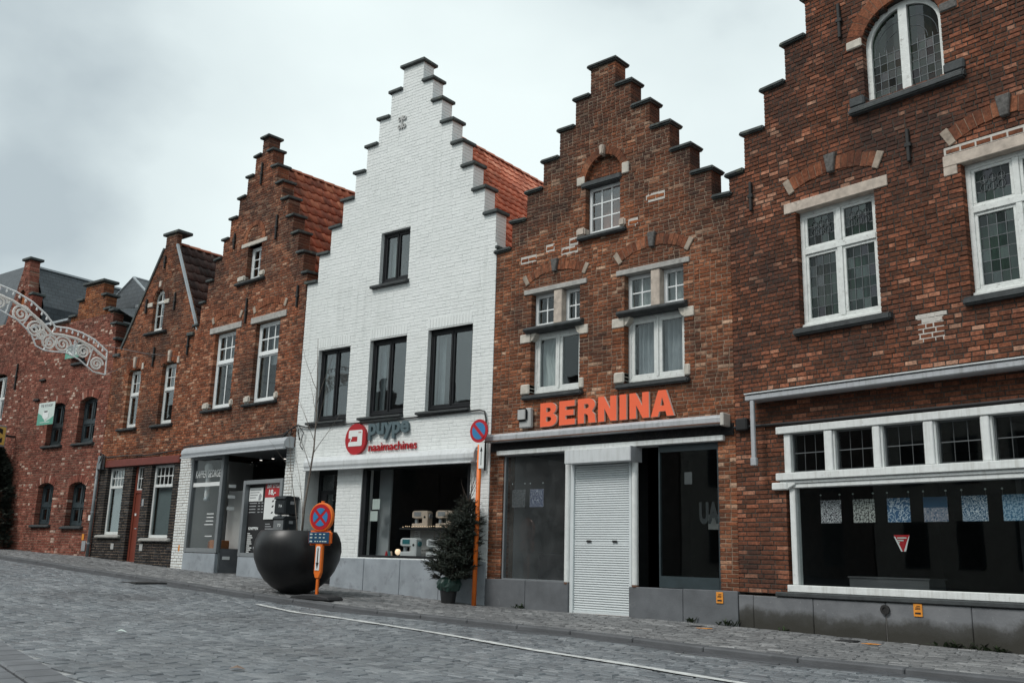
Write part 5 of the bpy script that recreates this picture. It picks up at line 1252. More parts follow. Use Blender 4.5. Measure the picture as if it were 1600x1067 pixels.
window(L, 1.66, 2.20, 6.38, 7.2, .085, 'white_paint', (1,), (1,), {'*': (2, 2)}, fw=.06, sash=.02, d=.06, mun=.025, tilt=.006)
mb = MB()
for k in range(10):
    t, u = math.pi * k / 10, math.pi * (k + 1) / 10
    for r0, r1 in ((.20, .27),): mb.prism([(1.93 + r0 * math.cos(t), 7.2 + r0 * 1.0 * math.sin(t)), (1.93 + r1 * math.cos(t), 7.2 + r1 * 1.1 * math.sin(t)), (1.93 + r1 * math.cos(u), 7.2 + r1 * 1.1 * math.sin(u)), (1.93 + r0 * math.cos(u), 7.2 + r0 * math.sin(u))], .085, .14)
mb.box(1.915, 1.945, .095, .13, 7.2, 7.42); ah = mb.build('arch_head', 'white_paint', L); MB().disc(1.93, 7.2, .22, .11, .114, 20).build('pane', 'glass', ah)
ring_arch(L, 1.93, 7.2, .28, .42, 'brick_left', 13, rz=.31); bx('keystone', 1.88, 1.98, -.03, .05, 7.55, 7.72, 'sandstone', L, .01)
for a, b in ((1.44, 1.66), (2.20, 2.42)): bx('impost_stone', a, b, -.03, .1, 7.05, 7.17, 'pale_stone', L, .012)
sill(L, 1.45, 2.45, 6.27, 6.36)
for a, b, zt_ in ((.86, 1.46, 5.42), (2.44, 3.07, 5.44)):
    window(L, a, b, 3.90, zt_ - .02, .11, 'white_paint', (1,), (1.0, .72), {(0, 0): (1, 1), (0, 1): (3, 2)}, fw=.055, tw=.07, sash=.03, d=.06, mun=.024, tilt=.006)
    sill(L, a - .22, b + .1, 3.79, 3.88); rel_arch(L, a - .06, b + .06, 5.38, .10, .22, mat='brick_left', n=13, key='sandstone'); room(L, a - .05, b + .05, 3.8, 5.55, 1.4)
    bx('skewback', b + .03, b + .11, -.03, .05, 5.38, 5.56, 'pale_stone', L, .01)
room(L, 1.62, 2.24, 6.33, 7.45, .6, y=.16)
for x_, za, zb in ((2.04, 8.05, 8.40), (2.70, 6.82, 7.28), (2.0, 5.4, 5.92), (3.5, 5.55, 6.0), (1.38, 6.9, 7.3)): anchor(L, x_, za, zb)
bx('shop_beam', .33, 3.68, -.05, .15, 2.865, 3.05, 'red_beam', L, .01)
for a, b, z0 in ((.41, 1.22, 1.15), (2.47, 3.44, 1.08)):
    window(L, a, b, z0, 2.86, .10, 'white_paint', (1,), (1.0, .36), {(0, 1): (5, 2)}, fw=.07, tw=.07, sash=.0, d=.06, mun=.028)
    sill(L, a - .16, b + .16, z0 - .09, z0 + .0, mat='grey_lintel'); room(L, a - .05, b + .05, z0 - .05, 2.9, 1.0, 'room_grey')
    top(MB().box(a + .08, b - .08, .21, .23, z0 + .05, 2.40).build('window_blind', 'blind_grey', None), L, 'pale grey blind in the white window %s the red-brown door' % ('left of' if a < 2 else 'right of'), 'blind', 'blinds beside the red-brown door')
DR = MB().box(1.61, 1.69, .10, .18, .45, 2.86).box(2.04, 2.12, .10, .18, .45, 2.86).box(1.69, 2.04, .10, .18, 2.18, 2.26).box(1.69, 2.04, .12, .17, .45, 2.18).build('door', 'red_door', L, bevel=.006)
window(L, 1.69, 2.04, 2.26, 2.85, .12, 'white_paint', (1,), (1,), {'*': (3, 2)}, fw=.03, sash=0, d=.05, mun=.02, name='fanlight')
MB().tube([(1.98, .06, 1.30), (1.90, .06, 1.30)], .016, 6).build('door_handle', 'zinc', DR); bx('letter_plate', 1.74, 1.80, .108, .12, 1.62, 1.68, 'sign_white', DR)
room(L, 1.55, 2.15, .4, 2.9, .8)
for a in (.98, 2.30): bx('vent_grille', a, a + .14, -.012, -.001, .78 if a < 1.5 else .76, .93, 'plastic_grey', L, .004)
bx('house_number', 2.20, 2.28, -.014, -.001, 1.85, 2.02, 'print_grey', L)
bx('fuse_box', .03, .22, -.12, -.004, 2.82, 3.18, 'pipe_grey', L, .015)
cb = MB(); cb.tube([(.12, -.05, 2.9), (.15, -.12, 3.25), (.45, -.08, 3.12), (1.2, -.04, 3.14), (2.4, -.04, 3.11), (3.68, -.04, 3.18)], .016, 6); cb.tube([(.1, -.1, 2.95), (.3, -.14, 3.2), (.2, -.1, 2.7)], .02, 5)
top(cb.build('cable', 'cable_black', None, smooth=True), L, 'black cable strung above the red-brown beam from a grey box', 'cable')
DP = thing('drainpipe', 'grey drainpipe at the corner between pink brick and black painted brick', 'drainpipe', L, (.0, -.07, .5))
MB().tube([(.0, 0, 0), (.02, 0, 2.5)], .042, 10).build('pipe', 'pipe_grey', DP, smooth=True)
for z_ in (.4, 1.2, 2.1): MB().lathe([(.05, 0), (.05, .04)], (.006, 0, z_), 10).build('bracket', 'zinc', DP)
bx('meter_tag', -.06, .03, -.06, -.045, 1.0, 1.14, 'sign_white', DP)

# ================================================================== pink brick house with slate-grey windows
M = frame('dormer_house', (-24.98, 12.02), 5.0)
tag(M, 'pinkish brick house with slate-grey arched windows and a stepped brick dormer', 'house')
ML = [(-1.86, -.94, 8.15), (-2.15, -.73, 7.72), (-2.47, -.45, 7.28)]
def spM(z):
    if z < 6.35: return (-4.72, -.006)
    if z < 6.80: return (-4.72, -.06)
    if z < 7.20: return (-4.72, -.28)
    for a, b, t in reversed(ML):
        if z < t: return (a, b)
    return None
holesM = [(-3.03, -2.2, 1.38, 2.42, 2.55), (-1.42, -.57, 1.34, 2.40, 2.53), (-3.0, -2.15, 3.58, 4.68, 4.82), (-1.40, -.53, 3.58, 4.72, 4.86), (-1.95, -1.45, 5.9, 6.5)]
brickwork(M, spM, [6.35, 6.8, 7.2, 7.28, 7.72, 8.15], holesM, .3, 8.15, ['brick_pink', 'brick_rust'], 'mortar_sand', lambda x, z: 1 if z > 7.2 else 0, course=.068, ls=.17, lh=.09, joint=.0125, pstr=.5, n_ind=0, seed=71, endd=.22)
bx('coping_cap', -1.95, -.86, -.08, .42, 8.16, 8.24, 'coping', M, .015)
for a, b, z_ in ((-2.21, -1.86, 7.73), (-.94, -.66, 7.73), (-2.53, -2.15, 7.29), (-.73, -.38, 7.29), (-.45, -.20, 7.21), (-.28, .01, 6.81), (-.06, .1, 6.36)): bx('coping', a, b, -.07, .38, z_, z_ + .07, 'coping', M, .012)
for a, b, z0, z1 in ((-3.03, -2.2, 1.38, 2.54), (-1.42, -.57, 1.34, 2.52), (-3.0, -2.15, 3.58, 4.81), (-1.40, -.53, 3.58, 4.85)):
    window(M, a, b, z0 + .04, z1, .15, 'slate_frame', (1, 1), (.8, 1.0), {}, fw=.075, mw=.06, tw=.10, sash=.05, d=.08, tilt=.006)
    sill(M, a - .12, b + .10, z0 - .06, z0 + .03); rel_arch(M, a - .02, b + .02, z1 - .10, .115, .20, mat='brick_pink', n=13); room(M, a - .05, b + .05, z0, z1 + .1, 1.2)
window(M, -1.95, -1.45, 5.92, 6.48, .15, 'slate_frame', (1,), (1,), fw=.06, sash=.04, d=.07); sill(M, -2.05, -1.35, 5.82, 5.92); room(M, -2.0, -1.4, 5.85, 6.55, 1.)
for x_, z_ in ((-3.7, 5.52), (-3.9, 4.95)): bx('iron_bracket', x_, x_ + .3, -.06, -.004, z_, z_ + .06, 'iron', M, .01)
bx('gutter', -4.72, -2.5, -.10, .05, 7.20, 7.28, 'zinc', M, .015)
bx('marker_plate', -.46, -.36, -.01, -.001, 1.0, 1.16, 'orange_plate', M); bx('meter_cover', -.42, -.24, -.02, -.001, .72, .98, 'print_grey', M, .004)
def slab_roof(H, name, quads, uvs=True):
    v, f_ = [], []
    for q in quads: b_ = len(v); v += q; f_.append(tuple(range(b_, b_ + len(q))))
    o = mesh_obj(name, v, f_, 'slate', H); me = o.data; uv = me.uv_layers.new(name='UVMap')
    for p in me.polygons:
        n_ = p.normal; h = Vector((0, 0, 1)).cross(n_); h = h.normalized() if h.length > .01 else Vector((1, 0, 0)); s_ = n_.cross(h)
        for li in p.loop_indices: c_ = me.vertices[me.loops[li].vertex_index].co; uv.data[li].uv = (c_.dot(h), c_.dot(s_))
    return o
# main slate roof rising behind the gutter, hipped tower roof behind
mr = slab_roof(M, 'roof', [[(-4.75, .05, 7.25), (-.1, .05, 7.25), (-.1, 3.2, 8.25), (-4.75, 3.2, 8.25)], [(-.1, .05, 7.25), (.9, .6, 6.6), (.9, 3.2, 7.4), (-.1, 3.2, 8.25)]])
tp = (-1.4, 1.15, 8.66)
slab_roof(M, 'hip_roof', [[(-2.7, .95, 7.62), (.2, .95, 7.62), tp], [(.2, .95, 7.62), (.2, 4.0, 7.62), (-1.4, 3.4, 8.66), tp], [(-2.7, 4.0, 7.62), (-2.7, .95, 7.62), tp, (-1.4, 3.4, 8.66)]])
MB().box(-.70, .3, .88, .96, 7.57, 7.65).build('hip_flashing', 'zinc', M)
MB().tube([(-2.7, .94, 7.63), tp], .035, 5).tube([(.2, .94, 7.63), tp], .035, 5).tube([tp, (-1.4, 3.4, 8.66)], .035, 5).build('hip_ridge', 'zinc', M)
bx('side_wall', -.25, -.05, .33, 7, .3, 6.3, 'side_brick', M); bx('back_wall', -4.7, -.06, 6.8, 7, .3, 7.2, 'mortar_dark', M)
# ---- further house with a narrow gable, cut by the picture edge
Nh = frame('slate_roof_house', M.matrix_world @ Vector((-4.73, 0, 0)), 5.0)
tag(Nh, 'brick house with a narrow brick gable and long slate roof at the picture edge', 'house')
def spN(z):
    if z < 7.6: return (-6.0, -.006)
    if z < 9.25: t = (z - 7.6) / 1.65; return (-1.62 + t * .62, -.28 - t * .32)
    if z < 9.55: return (-.98, -.62)
    return None
holesN = [(-1.95, -1.0, 4.5, 5.85, 6.0), (-1.05, -.65, 7.9, 8.4, 8.6)]
brickwork(Nh, spN, [7.6] + [7.6 + 1.65 * q / 20 for q in range(21)], holesN, .3, 9.55, ['brick_far'], 'mortar_sand', None, course=.068, ls=.17, lh=.09, joint=.0125, pstr=.5, n_ind=0, seed=81)
bx('gable_cap', -1.06, -.54, -.06, .4, 9.56, 9.64, 'coping', Nh, .012); bx('shoulder_stone', -.34, -.10, -.06, .38, 8.35, 8.43, 'coping', Nh, .012); bx('pier', -.33, -.14, -.02, .3, 7.55, 8.34, 'brick_far', Nh)
bx('blind_niche', -1.02, -.68, .10, .2, 7.85, 8.62, 'brick_rust', Nh)
window(Nh, -1.95, -1.0, 4.52, 5.9, .13, 'white_paint', (1, 1), (1, 1), fw=.06, sash=.03, d=.07); rel_arch(Nh, -2.0, -.95, 5.85, .14, .2, mat='brick_far', n=13); room(Nh, -2.0, -.95, 4.4, 6.1, 1.2)
slab_roof(Nh, 'roof', [[(-.80, .3, 9.42), (-.02, .3, 8.05), (-.02, 4.2, 8.05), (-.80, 4.2, 9.42)], [(-.80, 4.2, 9.42), (-1.6, 4.2, 7.9), (-1.6, .3, 7.9), (-.80, .3, 9.42)], [(-.02, .3, 8.05), (-.06, .3, 7.2), (-.06, 4.2, 7.2), (-.02, 4.2, 8.05)]])
MB().box(-.86, -.74, .3, 4.2, 9.39, 9.45).build('ridge_flashing', 'zinc', Nh); bx('verge_flashing', -.74, -.66, .26, .34, 8.2, 9.4, 'zinc', Nh)
slab_roof(Nh, 'rear_roof', [[(-14, .6, 7.6), (-3.2, .6, 7.6), (-6.2, 2.6, 10.95), (-14, 2.6, 10.95)], [(-3.2, .6, 7.6), (-3.2, 5., 7.6), (-6.2, 2.6, 10.95)]])
anchor(Nh, -.42, 5.4, 6.2)

# ================================================================== things in the street
zp = g(-13.9) - .005
PL = thing('planter', 'huge round black planter bowl on the pavement', 'planter', None, (-13.9, 10.35, zp))
prof = [(.24, 0), (.26, .03), (.40, .10), (.54, .22), (.65, .38), (.725, .56), (.75, .72), (.735, .86), (.695, .97), (.655, 1.03), (.645, 1.045), (.625, 1.045), (.615, 1.02), (.64, .9), (.2, .86)]
MB().lathe(prof, n=48).build('bowl', 'planter_black', PL, smooth=True)
MB().lathe([(.0, .90), (.60, .905), (.60, .93), (.3, .955), (.001, .96)], n=24).build('soil', 'soil', PL)
MB().prism([(-.035, -.02), (.035, -.02), (.035, .02), (-.035, .02)], -.004, .0).build('badge', 'print_grey', PL, loc=(-.34, -.655, .74))
for a in (0, 2.1, 4.2): MB().lathe([(.05, -.02), (.05, .01)], (.2 * math.cos(a), .2 * math.sin(a), 0), 8).build('foot', 'rubber', PL)
# bare sapling in the planter
def branch(mb, p, d, L_, r, depth, rg):
    pts, rr = [p], [r]; n = 6
    for k in range(n):
        d = (d + Vector((rg.uniform(-.10, .10), rg.uniform(-.10, .10), .05))).normalized(); pts.append(pts[-1] + d * L_ / n); rr.append(r * (1 - .72 * (k + 1) / n))
        if depth and k >= 1:
            for _ in range(2 if depth > 1 else 1):
                if rg.random() < .72:
                    a = rg.uniform(0, 6.28); sd_ = (d * .75 + Vector((math.cos(a), math.sin(a), .25)) * .75).normalized()
                    branch(mb, pts[-1], sd_, L_ * rg.uniform(.28, .5), rr[-1] * .55, depth - 1, rg)
    mb.tube(pts, rr, 6 if depth else 4)
BT = thing('bare_tree', 'leafless young tree with thin branches growing from the black planter', 'tree', None, (-13.75, 10.4, zp + .92))
rg = random.Random(4)
mb = MB(); pts = [(-.17, .02, -.05), (-.19, .05, .55), (-.16, .08, 1.0), (-.08, .08, 1.55), (-.10, .1, 2.2), (-.16, .1, 2.9), (-.22, .1, 3.6)]
mb.tube(pts, [.022, .019, .017, .014, .011, .008, .004], 8); mb.build('trunk', 'bark_grey', BT, smooth=True)
mb = MB()
for h, s in ((1.0, 1), (1.25, -1), (1.5, 1), (1.7, -1), (1.95, 1), (2.2, -1), (2.4, 1), (2.65, -1)):
    i = min(range(len(pts)), key=lambda q: abs(pts[q][2] - h)); a = rg.uniform(-.8, .8) + (0 if s > 0 else math.pi)
    branch(mb, Vector((pts[i][0], pts[i][1], h)), Vector((math.cos(a) * .55, math.sin(a) * .45, .85)).normalized(), rg.uniform(.55, 1.15), .006, 1, rg)
mb.build('crown', 'bark_grey', BT)
mb = MB(); branch(mb, Vector((-.30, .05, -.05)), Vector((-.16, .02, 1)).normalized(), 1.95, .010, 1, rg); branch(mb, Vector((-.22, .05, .1)), Vector((-.32, .1, 1)).normalized(), 1.6, .007, 1, rg); mb.build('side_stem', 'bark_grey', BT)
mb = MB()
for q in range(70):
    a, r_ = rg.uniform(0, 6.28), rg.uniform(.1, .57); p = Vector((r_ * math.cos(a) - .15, r_ * math.sin(a) - .05, .0)); mb.tube([p, p + Vector((rg.uniform(-.05, .05), rg.uniform(-.05, .05), rg.uniform(.06, .18)))], [.004, .002], 3)
top_ = mb.build('dry_stalks', 'bark_dark', BT); tag(top_, kind='stuff')
# temporary no-stopping sign on a rubber foot
zt0 = g(-12.75) - .0
TS = thing('road_sign', 'orange temporary round sign with blue crossed face on a black rubber foot', 'road sign', None, (-12.78, 9.95, zt0), rz=math.radians(14))
MB().prism([(-.40, 0), (.40, 0), (.36, .055), (.12, .085), (-.12, .085), (-.36, .055)], -.2, .2).build('rubber_foot', 'rubber', TS, bevel=.015)
MB().box(-.022, .022, -.02, .02, .05, .60).build('post', 'orange_pole', TS, bevel=.006)
MB().prism([(-.038, .33), (.038, .33), (.072, .42), (.072, .90), (-.072, .90), (-.072, .42)], -.035, .03).build('sleeve', 'orange_pole', TS, bevel=.012)
MB().prism([(-.042, .46), (.042, .46), (.042, .82), (.025, .84), (-.025, .84), (-.042, .82)], -.042, -.036).build('arrow_plate', 'sign_white', TS)
MB().box(-.009, .009, -.046, -.0425, .57, .81).prism([(-.028, .58), (.0, .48), (.028, .58)], -.046, -.0425).build('arrow', 'print_black', TS)
MB().box(-.24, .24, -.04, .03, .855, 1.095).build('text_case', 'orange_pole', TS, bevel=.04, seg=3)
bx('text_plate', -.205, .205, -.048, -.041, .885, 1.065, 'sign_navy', TS, .003)
for z_, n_ in ((1.022, 3), (.968, 3), (.908, 5)):
    bx('print_line', -.18, -.13, -.052, -.0485, z_ - .003, z_ + .018, 'print_pale', TS)
    for q in range(n_): w_ = rg.uniform(.03, .065); bx('print_line', -.08 + q * .25 / n_, -.08 + q * .25 / n_ + w_ * .7, -.052, -.0485, z_, z_ + .016, 'print_pale', TS)
CZ_ = 1.305
MB().disc(0, CZ_, .232, -.035, .035, 40).build('disc_case', 'orange_pole', TS, bevel=.008); MB().lathe([(.028, 0), (.028, .05)], (0, 0, CZ_ + .21), 10).build('lug', 'orange_pole', TS)
ds = MB().disc(0, CZ_, .205, -.043, -.036, 40).build('sign_face', 'sign_red', TS)
for q in range(4):
    a0 = math.pi / 4 + q * math.pi / 2; pts2 = [(0 + .036 * math.cos(a0 + math.pi / 4), CZ_ + .036 * math.sin(a0 + math.pi / 4))]
    for k in range(9): a = a0 + .16 + (math.pi / 2 - .32) * k / 8; pts2.append((.148 * math.cos(a), CZ_ + .148 * math.sin(a)))
    MB().prism(pts2, -.048, -.0435).build('blue_sector', 'sign_blue', ds)
# no-parking sign on an orange pole against the white wall
zq = g(-11.42)
NP = thing('road_sign', 'round no-parking sign on a tall orange pole before the white house corner', 'road sign', None, (-11.44, 12.22, zq), rz=math.radians(2))
MB().tube([(0, 0, -.02), (.02, 0, 2.72)], .041, 12).build('pole', 'orange_pole', NP, smooth=True)
MB().disc(.02, 2.96, .205, -.045, -.03, 40).build('sign_face', 'sign_red', NP); sf2 = MB().disc(.02, 2.96, .152, -.050, -.0455, 36).build('blue_disc', 'sign_blue', NP)
MB().prism([(.02 - .135, 3.055), (.02 - .095, 3.095), (.02 + .135, 2.865), (.02 + .095, 2.825)], -.055, -.0505).build('red_bar', 'sign_red', NP)
bx('arrow_plate', .035, .155, -.045, -.035, 2.30, 2.72, 'sign_white', NP, .004); MB().box(.090, .100, -.05, -.0455, 2.36, 2.62).prism([(.070, 2.60), (.120, 2.60), (.095, 2.68)], -.05, -.0455).build('arrow', 'print_black', NP)
for z_ in (2.42, 2.62, 2.86): bx('clamp', -.03, .07, -.034, .036, z_, z_ + .03, 'zinc', NP)
# potted spruce leaning on the pole
zs_ = g(-11.95)
SPR = thing('spruce_tree', 'small dark potted spruce leaning against the orange pole', 'tree', None, (-11.93, 12.10, zs_))
MB().lathe([(.12, 0), (.15, .22), (.165, .23), (.165, .26), (.14, .26), (.135, .2)], n=22).build('pot', 'pot_black', SPR)
mb = MB(); n_ = 20
for k, (r_, z_) in enumerate(((.17, .2), (.20, .27), (.21, .33), (.17, .40), (.08, .44))):
    for i in range(n_): a = 6.283 * i / n_; j = 1 + .12 * math.sin(5 * a + k) + rg.uniform(-.06, .06); mb.v.append((r_ * j * math.cos(a) + .02, r_ * j * math.sin(a), z_ + rg.uniform(-.012, .012)))
for k in range(4):
    for i in range(n_): mb.f.append((k * n_ + i, k * n_ + (i + 1) % n_, (k + 1) * n_ + (i + 1) % n_, (k + 1) * n_ + i))
mb.build('wrapping', 'pot_green', SPR)
tr = [Vector((0, 0, .2)), Vector((.08, .02, .7)), Vector((.22, .03, 1.2)), Vector((.36, .05, 1.7)), Vector((.44, .06, 2.05))]
MB().tube(tr, [.03, .027, .021, .013, .006], 8).build('trunk', 'bark_dark', SPR)
m, nt, p = newmat('needles'); P_ = pos(nt); link(nt, ramp(nt, math_(nt, 'FRACT', math_(nt, 'ADD', noise(nt, P_, 9, 4), 0.)), [(.3, (.008, .013, .009)), (.5, (.016, .025, .016)), (.7, (.034, .038, .025))]), p.inputs['Base Color']); p.inputs['Roughness'].default_value = .7
nv, nf, tw = [], [], MB()
def needles(a, b, n, L_):
    d = (b - a).normalized(); o1 = d.orthogonal().normalized(); o2 = d.cross(o1)
    for q in range(int(n * 1.25)):
        t = a.lerp(b, q / n + rg.uniform(0, 1 / n)); an = rg.uniform(0, 6.28); dr = (o1 * math.cos(an) + o2 * math.sin(an) + d * .7).normalized(); w = d.cross(dr).normalized() * .0042
        e_ = t + dr * L_ * rg.uniform(.7, 1.2); b_ = len(nv); nv.extend([tuple(t - w), tuple(t + w), tuple(e_)]); nf.append((b_, b_ + 1, b_ + 2))
def trunk_at(z):
    for a, b in zip(tr[:-1], tr[1:]):
        if a.z <= z <= b.z: return a.lerp(b, (z - a.z) / (b.z - a.z))
    return tr[-1]
for k in range(30):
    z_ = .40 + k * .045; c_ = trunk_at(z_); R_ = .38 * (1 - ((z_ - .38) / 1.42) ** 1.5) ** .8 + .08
    if z_ > 1.45: R_ = .12
    for q in range(9 if z_ < 1.5 else 6):
        a = rg.uniform(0, 6.28); d = Vector((math.cos(a), math.sin(a) * .75, rg.uniform(.02, .38))).normalized(); L_ = R_ * rg.uniform(.65, 1.15); e_ = c_ + d * L_
        if e_.y > .42: e_.y = .42
        mid = c_.lerp(e_, .5) + Vector((0, 0, -.03)); tw.tube([c_, mid, e_], [.007, .005, .003], 4); needles(c_.lerp(mid, .3), mid, 22, .022); needles(mid, e_, 40, .024)
        for s in range(int(9 * L_ / .3) + 3):
            t = rg.uniform(.3, .98); b0 = c_.lerp(mid, t * 2) if t < .5 else mid.lerp(e_, t * 2 - 1); sd_ = (d * .8 + Vector((rg.uniform(-.8, .8), rg.uniform(-.8, .8), rg.uniform(-.25, .35)))).normalized(); b1 = b0 + sd_ * rg.uniform(.07, .16)
            tw.tube([b0, b1], [.003, .002], 3); needles(b0, b1, 30, .026)
tw.build('branches', 'bark_dark', SPR); fo = mesh_obj('crown', nv, nf, 'needles', SPR)
mb = MB()
for h, a in ((1.5, .4), (1.55, 2.6), (1.7, 3.4), (1.75, .1), (1.85, 5.9), (1.9, 2.2), (2.0, 1.2)):
    c_ = trunk_at(h); branch(mb, c_, Vector((math.cos(a) * .55, math.sin(a) * .2, .75)).normalized(), rg.uniform(.22, .42), .007, 1, rg)
mb.build('bare_tips', 'bark_dark', SPR)
# dark clipped conifer at the far left
CB = thing('conifer_bush', 'dark conifer bush at the left picture edge before pink brick', 'bush', None, (-29.9, 11.2, g(-29.9)))
MB().tube([(0, 0, 0), (.03, 0, 1.2), (0, 0, 2.3)], [.07, .05, .015], 7).build('trunk', 'bark_dark', CB)
nv, nf = [], []
for q in range(16000):
    z_ = rg.uniform(.05, 2.9); R_ = .95 * (1 - (z_ / 3.0) ** 1.8) ** .8 * (1 + .12 * math.sin(z_ * 9) + .1 * rg.uniform(-1, 1)); a = rg.uniform(0, 6.28); rr = R_ * math.sqrt(rg.uniform(.25, 1)); c_ = Vector((rr * math.cos(a), rr * math.sin(a), z_))
    d = Vector((math.cos(a), math.sin(a), rg.uniform(-.2, .9))).normalized(); w = d.orthogonal().normalized() * rg.uniform(.018, .038); b_ = len(nv); e_ = c_ + d * rg.uniform(.08, .17); nv += [tuple(c_ - w), tuple(c_ + w), tuple(e_)]; nf.append((b_, b_ + 1, b_ + 2))
mesh_obj('crown', nv, nf, 'needles', CB)
# ------------------------------------------------------------------ prints hanging in the shop windows
names = [('art_swirl', 'black and white swirl', 'first from the brown house'), ('art_grain', 'fine grey grain', 'second from the brown house'), ('art_net', 'blue and white net', 'above the red pennant'), ('art_half', 'dark blue over grey', 'right of the red pennant'), ('art_cells', 'blue with white cell lines', 'second from the picture edge'), ('art_mist', 'misty blue', 'cut by the picture edge')]
for i, (m_, a, b) in enumerate(names):
    x_ = 1.20 + i * .472
    t = thing('art_print', 'square %s print in the shop window, %s' % (a, b), 'art print', R, (x_, .20, 1.36), 'square prints in the wide shop window')
    MB().box(-.15, .15, 0, .004, -.15, .15).build('sheet', m_, t, loc=(.15, 0, .15))
    if i == 3: MB().box(-.15, .15, -.003, -.001, .02, .15).build('dark_band', 'sign_navy', t, loc=(.15, 0, .15))
    for q in (.01, .29): MB().disc(q, .37, .011, -.01, 0, 10).build('hook', 'print_pale', t); MB().tube([(q, -.002, .37), (q, -.002, .30)], .0012, 3).build('thread', 'print_grey', t)
for i, (m_, lb) in enumerate((('art_grey', 'faint grey square print in the dusty shop window'), ('art_coral', 'square print with white coral shape on dark blue in the dusty shop window'))):
    t = thing('art_print', lb, 'art print', B, (.43 + i * .40, .12, 1.66), 'prints in the dusty shop window')
    MB().box(-.15, .15, 0, .004, -.15, .15).build('sheet', m_, t, loc=(.15, 0, .15))
    for q in (.01, .29): MB().disc(q, .40, .011, -.01, 0, 10).build('hook', 'print_pale', t)
t = thing('pennant', 'red pennant with white edges hanging in the wide shop window', 'pennant', R, (2.26, .10, 1.0))
MB().prism([(.085, 0), (.12, 0), (.205, .20), (.0, .20)], 0, .004).build('cloth', 'sign_red', t); MB().prism([(.085, 0), (.105, .0), (.022, .175), (.0, .185)], -.003, -.001).prism([(.12, 0), (.148, 0), (.205, .19), (.19, .175)], -.003, -.001).build('edge_stripe', 'sign_white', t)
for z_, w_ in ((.155, .12), (.125, .08), (.10, .03)): bx('print_line', .045, .045 + w_, -.004, -.001, z_, z_ + .016, 'print_pale', t)
# ------------------------------------------------------------------ small wall and ground fittings
for H_, x_, z_, lb in ((R, 2.53, .24, 'orange pipe marker plate on the stone plinth under the wide shop window'), (B, 4.45, .255, 'orange pipe marker plate on the stone plinth at the brown house corner')):
    t = thing('marker_plate', lb, 'marker plate', H_, (x_, -.055, z_), 'orange marker plates'); bx('plate', 0, .11, 0, .008, 0, .155, 'orange_plate', t, .004); bx('print_line', .02, .09, -.003, -.0005, .03, .05, 'print_black', t)
    for q in (.085, .10, .12): bx('print_line', .02 + (q - .085) * .6, .085, -.003, -.0005, q, q + .008, 'print_black', t)
t = thing('ring_bolt', 'dark round iron plug in the plinth joint under the wide shop window', 'wall plug', R, (2.175, -.06, .30)); MB().ring(0, 0, .03, .058, -.015, .01, n=18).build('ring', 'iron', t); MB().disc(0, 0, .03, -.005, .012, 14).build('plug', 'iron', t)
bx('rust_stain', 2.170, 2.180, -.047, -.043, -.2, .24, 'dark_keystone', R)
for i, (x_, y_) in enumerate(((-6.62, 11.52), (-4.40, 11.42))):
    mb = MB(); n_ = 12
    for k in range(n_): a = 6.283 * k / n_; r_ = (.12 if i == 0 else .11) * rg.uniform(.6, 1.1); mb.v.append((r_ * math.cos(a) * 1.1, r_ * math.sin(a) * .9, .0))
    mb.f = [tuple(range(n_))]; o = mb.build('paint_mark', 'orange_plate', None, loc=(x_, y_, g(x_) + .0075)); tag(o, 'sprayed orange mark on the pavement %s' % ('before the brown brick house corner' if i == 0 else 'before the wide shop window'), 'paint mark', 'orange marks on the pavement')
for x_, y_, lb in ((-6.9, 11.75, 'small iron cover in the pavement before the brown house corner'), (-4.75, 11.6, 'small iron cover in the pavement before the wide shop window')):
    t = thing('manhole_cover', lb, 'manhole cover', None, (x_, y_, g(x_) + .006), 'small iron covers'); bx('frame', -.11, .11, -.11, .11, -.01, .003, 'manhole', t); bx('lid', -.09, .09, -.09, .09, -.01, .006, 'iron', t, .002)
t = thing('manhole_cover', 'dark iron cover sunk in the road at the kerb before the red door house', 'manhole cover', None, (-16.64, 9.05, g(-16.64) - ROAD_DROP + .006)); bx('frame', -.3, .3, -.3, .3, -.03, .006, 'manhole', t); bx('lid', -.27, .27, -.27, .27, -.03, .010, 'iron', t, .003)
for x_, y_, lb in ((-9.52, 5.0, 'pale scrap of litter on the road before the barber shop'), (-6.36, 4.27, 'brownish scrap of litter on the near road')):
    mb = MB(); mb.v = [(-.06, -.03, .012), (.05, -.035, .03), (.07, .03, .014), (-.02, .045, .026), (0, 0, .04)]; mb.f = [(0, 1, 4), (1, 2, 4), (2, 3, 4), (3, 0, 4)]
    tag(mb.build('paper_scrap', 'print_pale' if x_ < -9 else 'curtain_brown', None, loc=(x_, y_, g(x_) - ROAD_DROP - .004)), lb, 'paper scrap', 'paper scraps on the road')
def weed(x, y, n, h, lb, i):
    rg2 = random.Random(i); mb = MB()
    for q in range(n):
        a = rg2.uniform(0, 6.28); d = Vector((math.cos(a) * .8, math.sin(a) * .4 - .3, rg2.uniform(.4, 1.2))).normalized(); p0 = Vector((rg2.uniform(-.08, .08) * n / 14, rg2.uniform(-.02, .02), 0)); L_ = h * rg2.uniform(.5, 1.1); w = Vector((-d.y, d.x, 0)).normalized() * .010
        b_ = len(mb.v); m1 = p0 + d * L_ * .5; e_ = p0 + d * L_ + Vector((0, 0, -.25 * L_)); mb.v += [tuple(p0 - w * .5), tuple(p0 + w * .5), tuple(m1 + w * 1.6), tuple(m1 - w * 1.6), tuple(e_)]; mb.f += [(b_, b_ + 1, b_ + 2, b_ + 3), (b_ + 3, b_ + 2, b_ + 4)]
    tag(mb.build('weed', 'weed', None, loc=(x, y, g(x) - .002)), lb, 'weed', 'weeds along the house plinths')
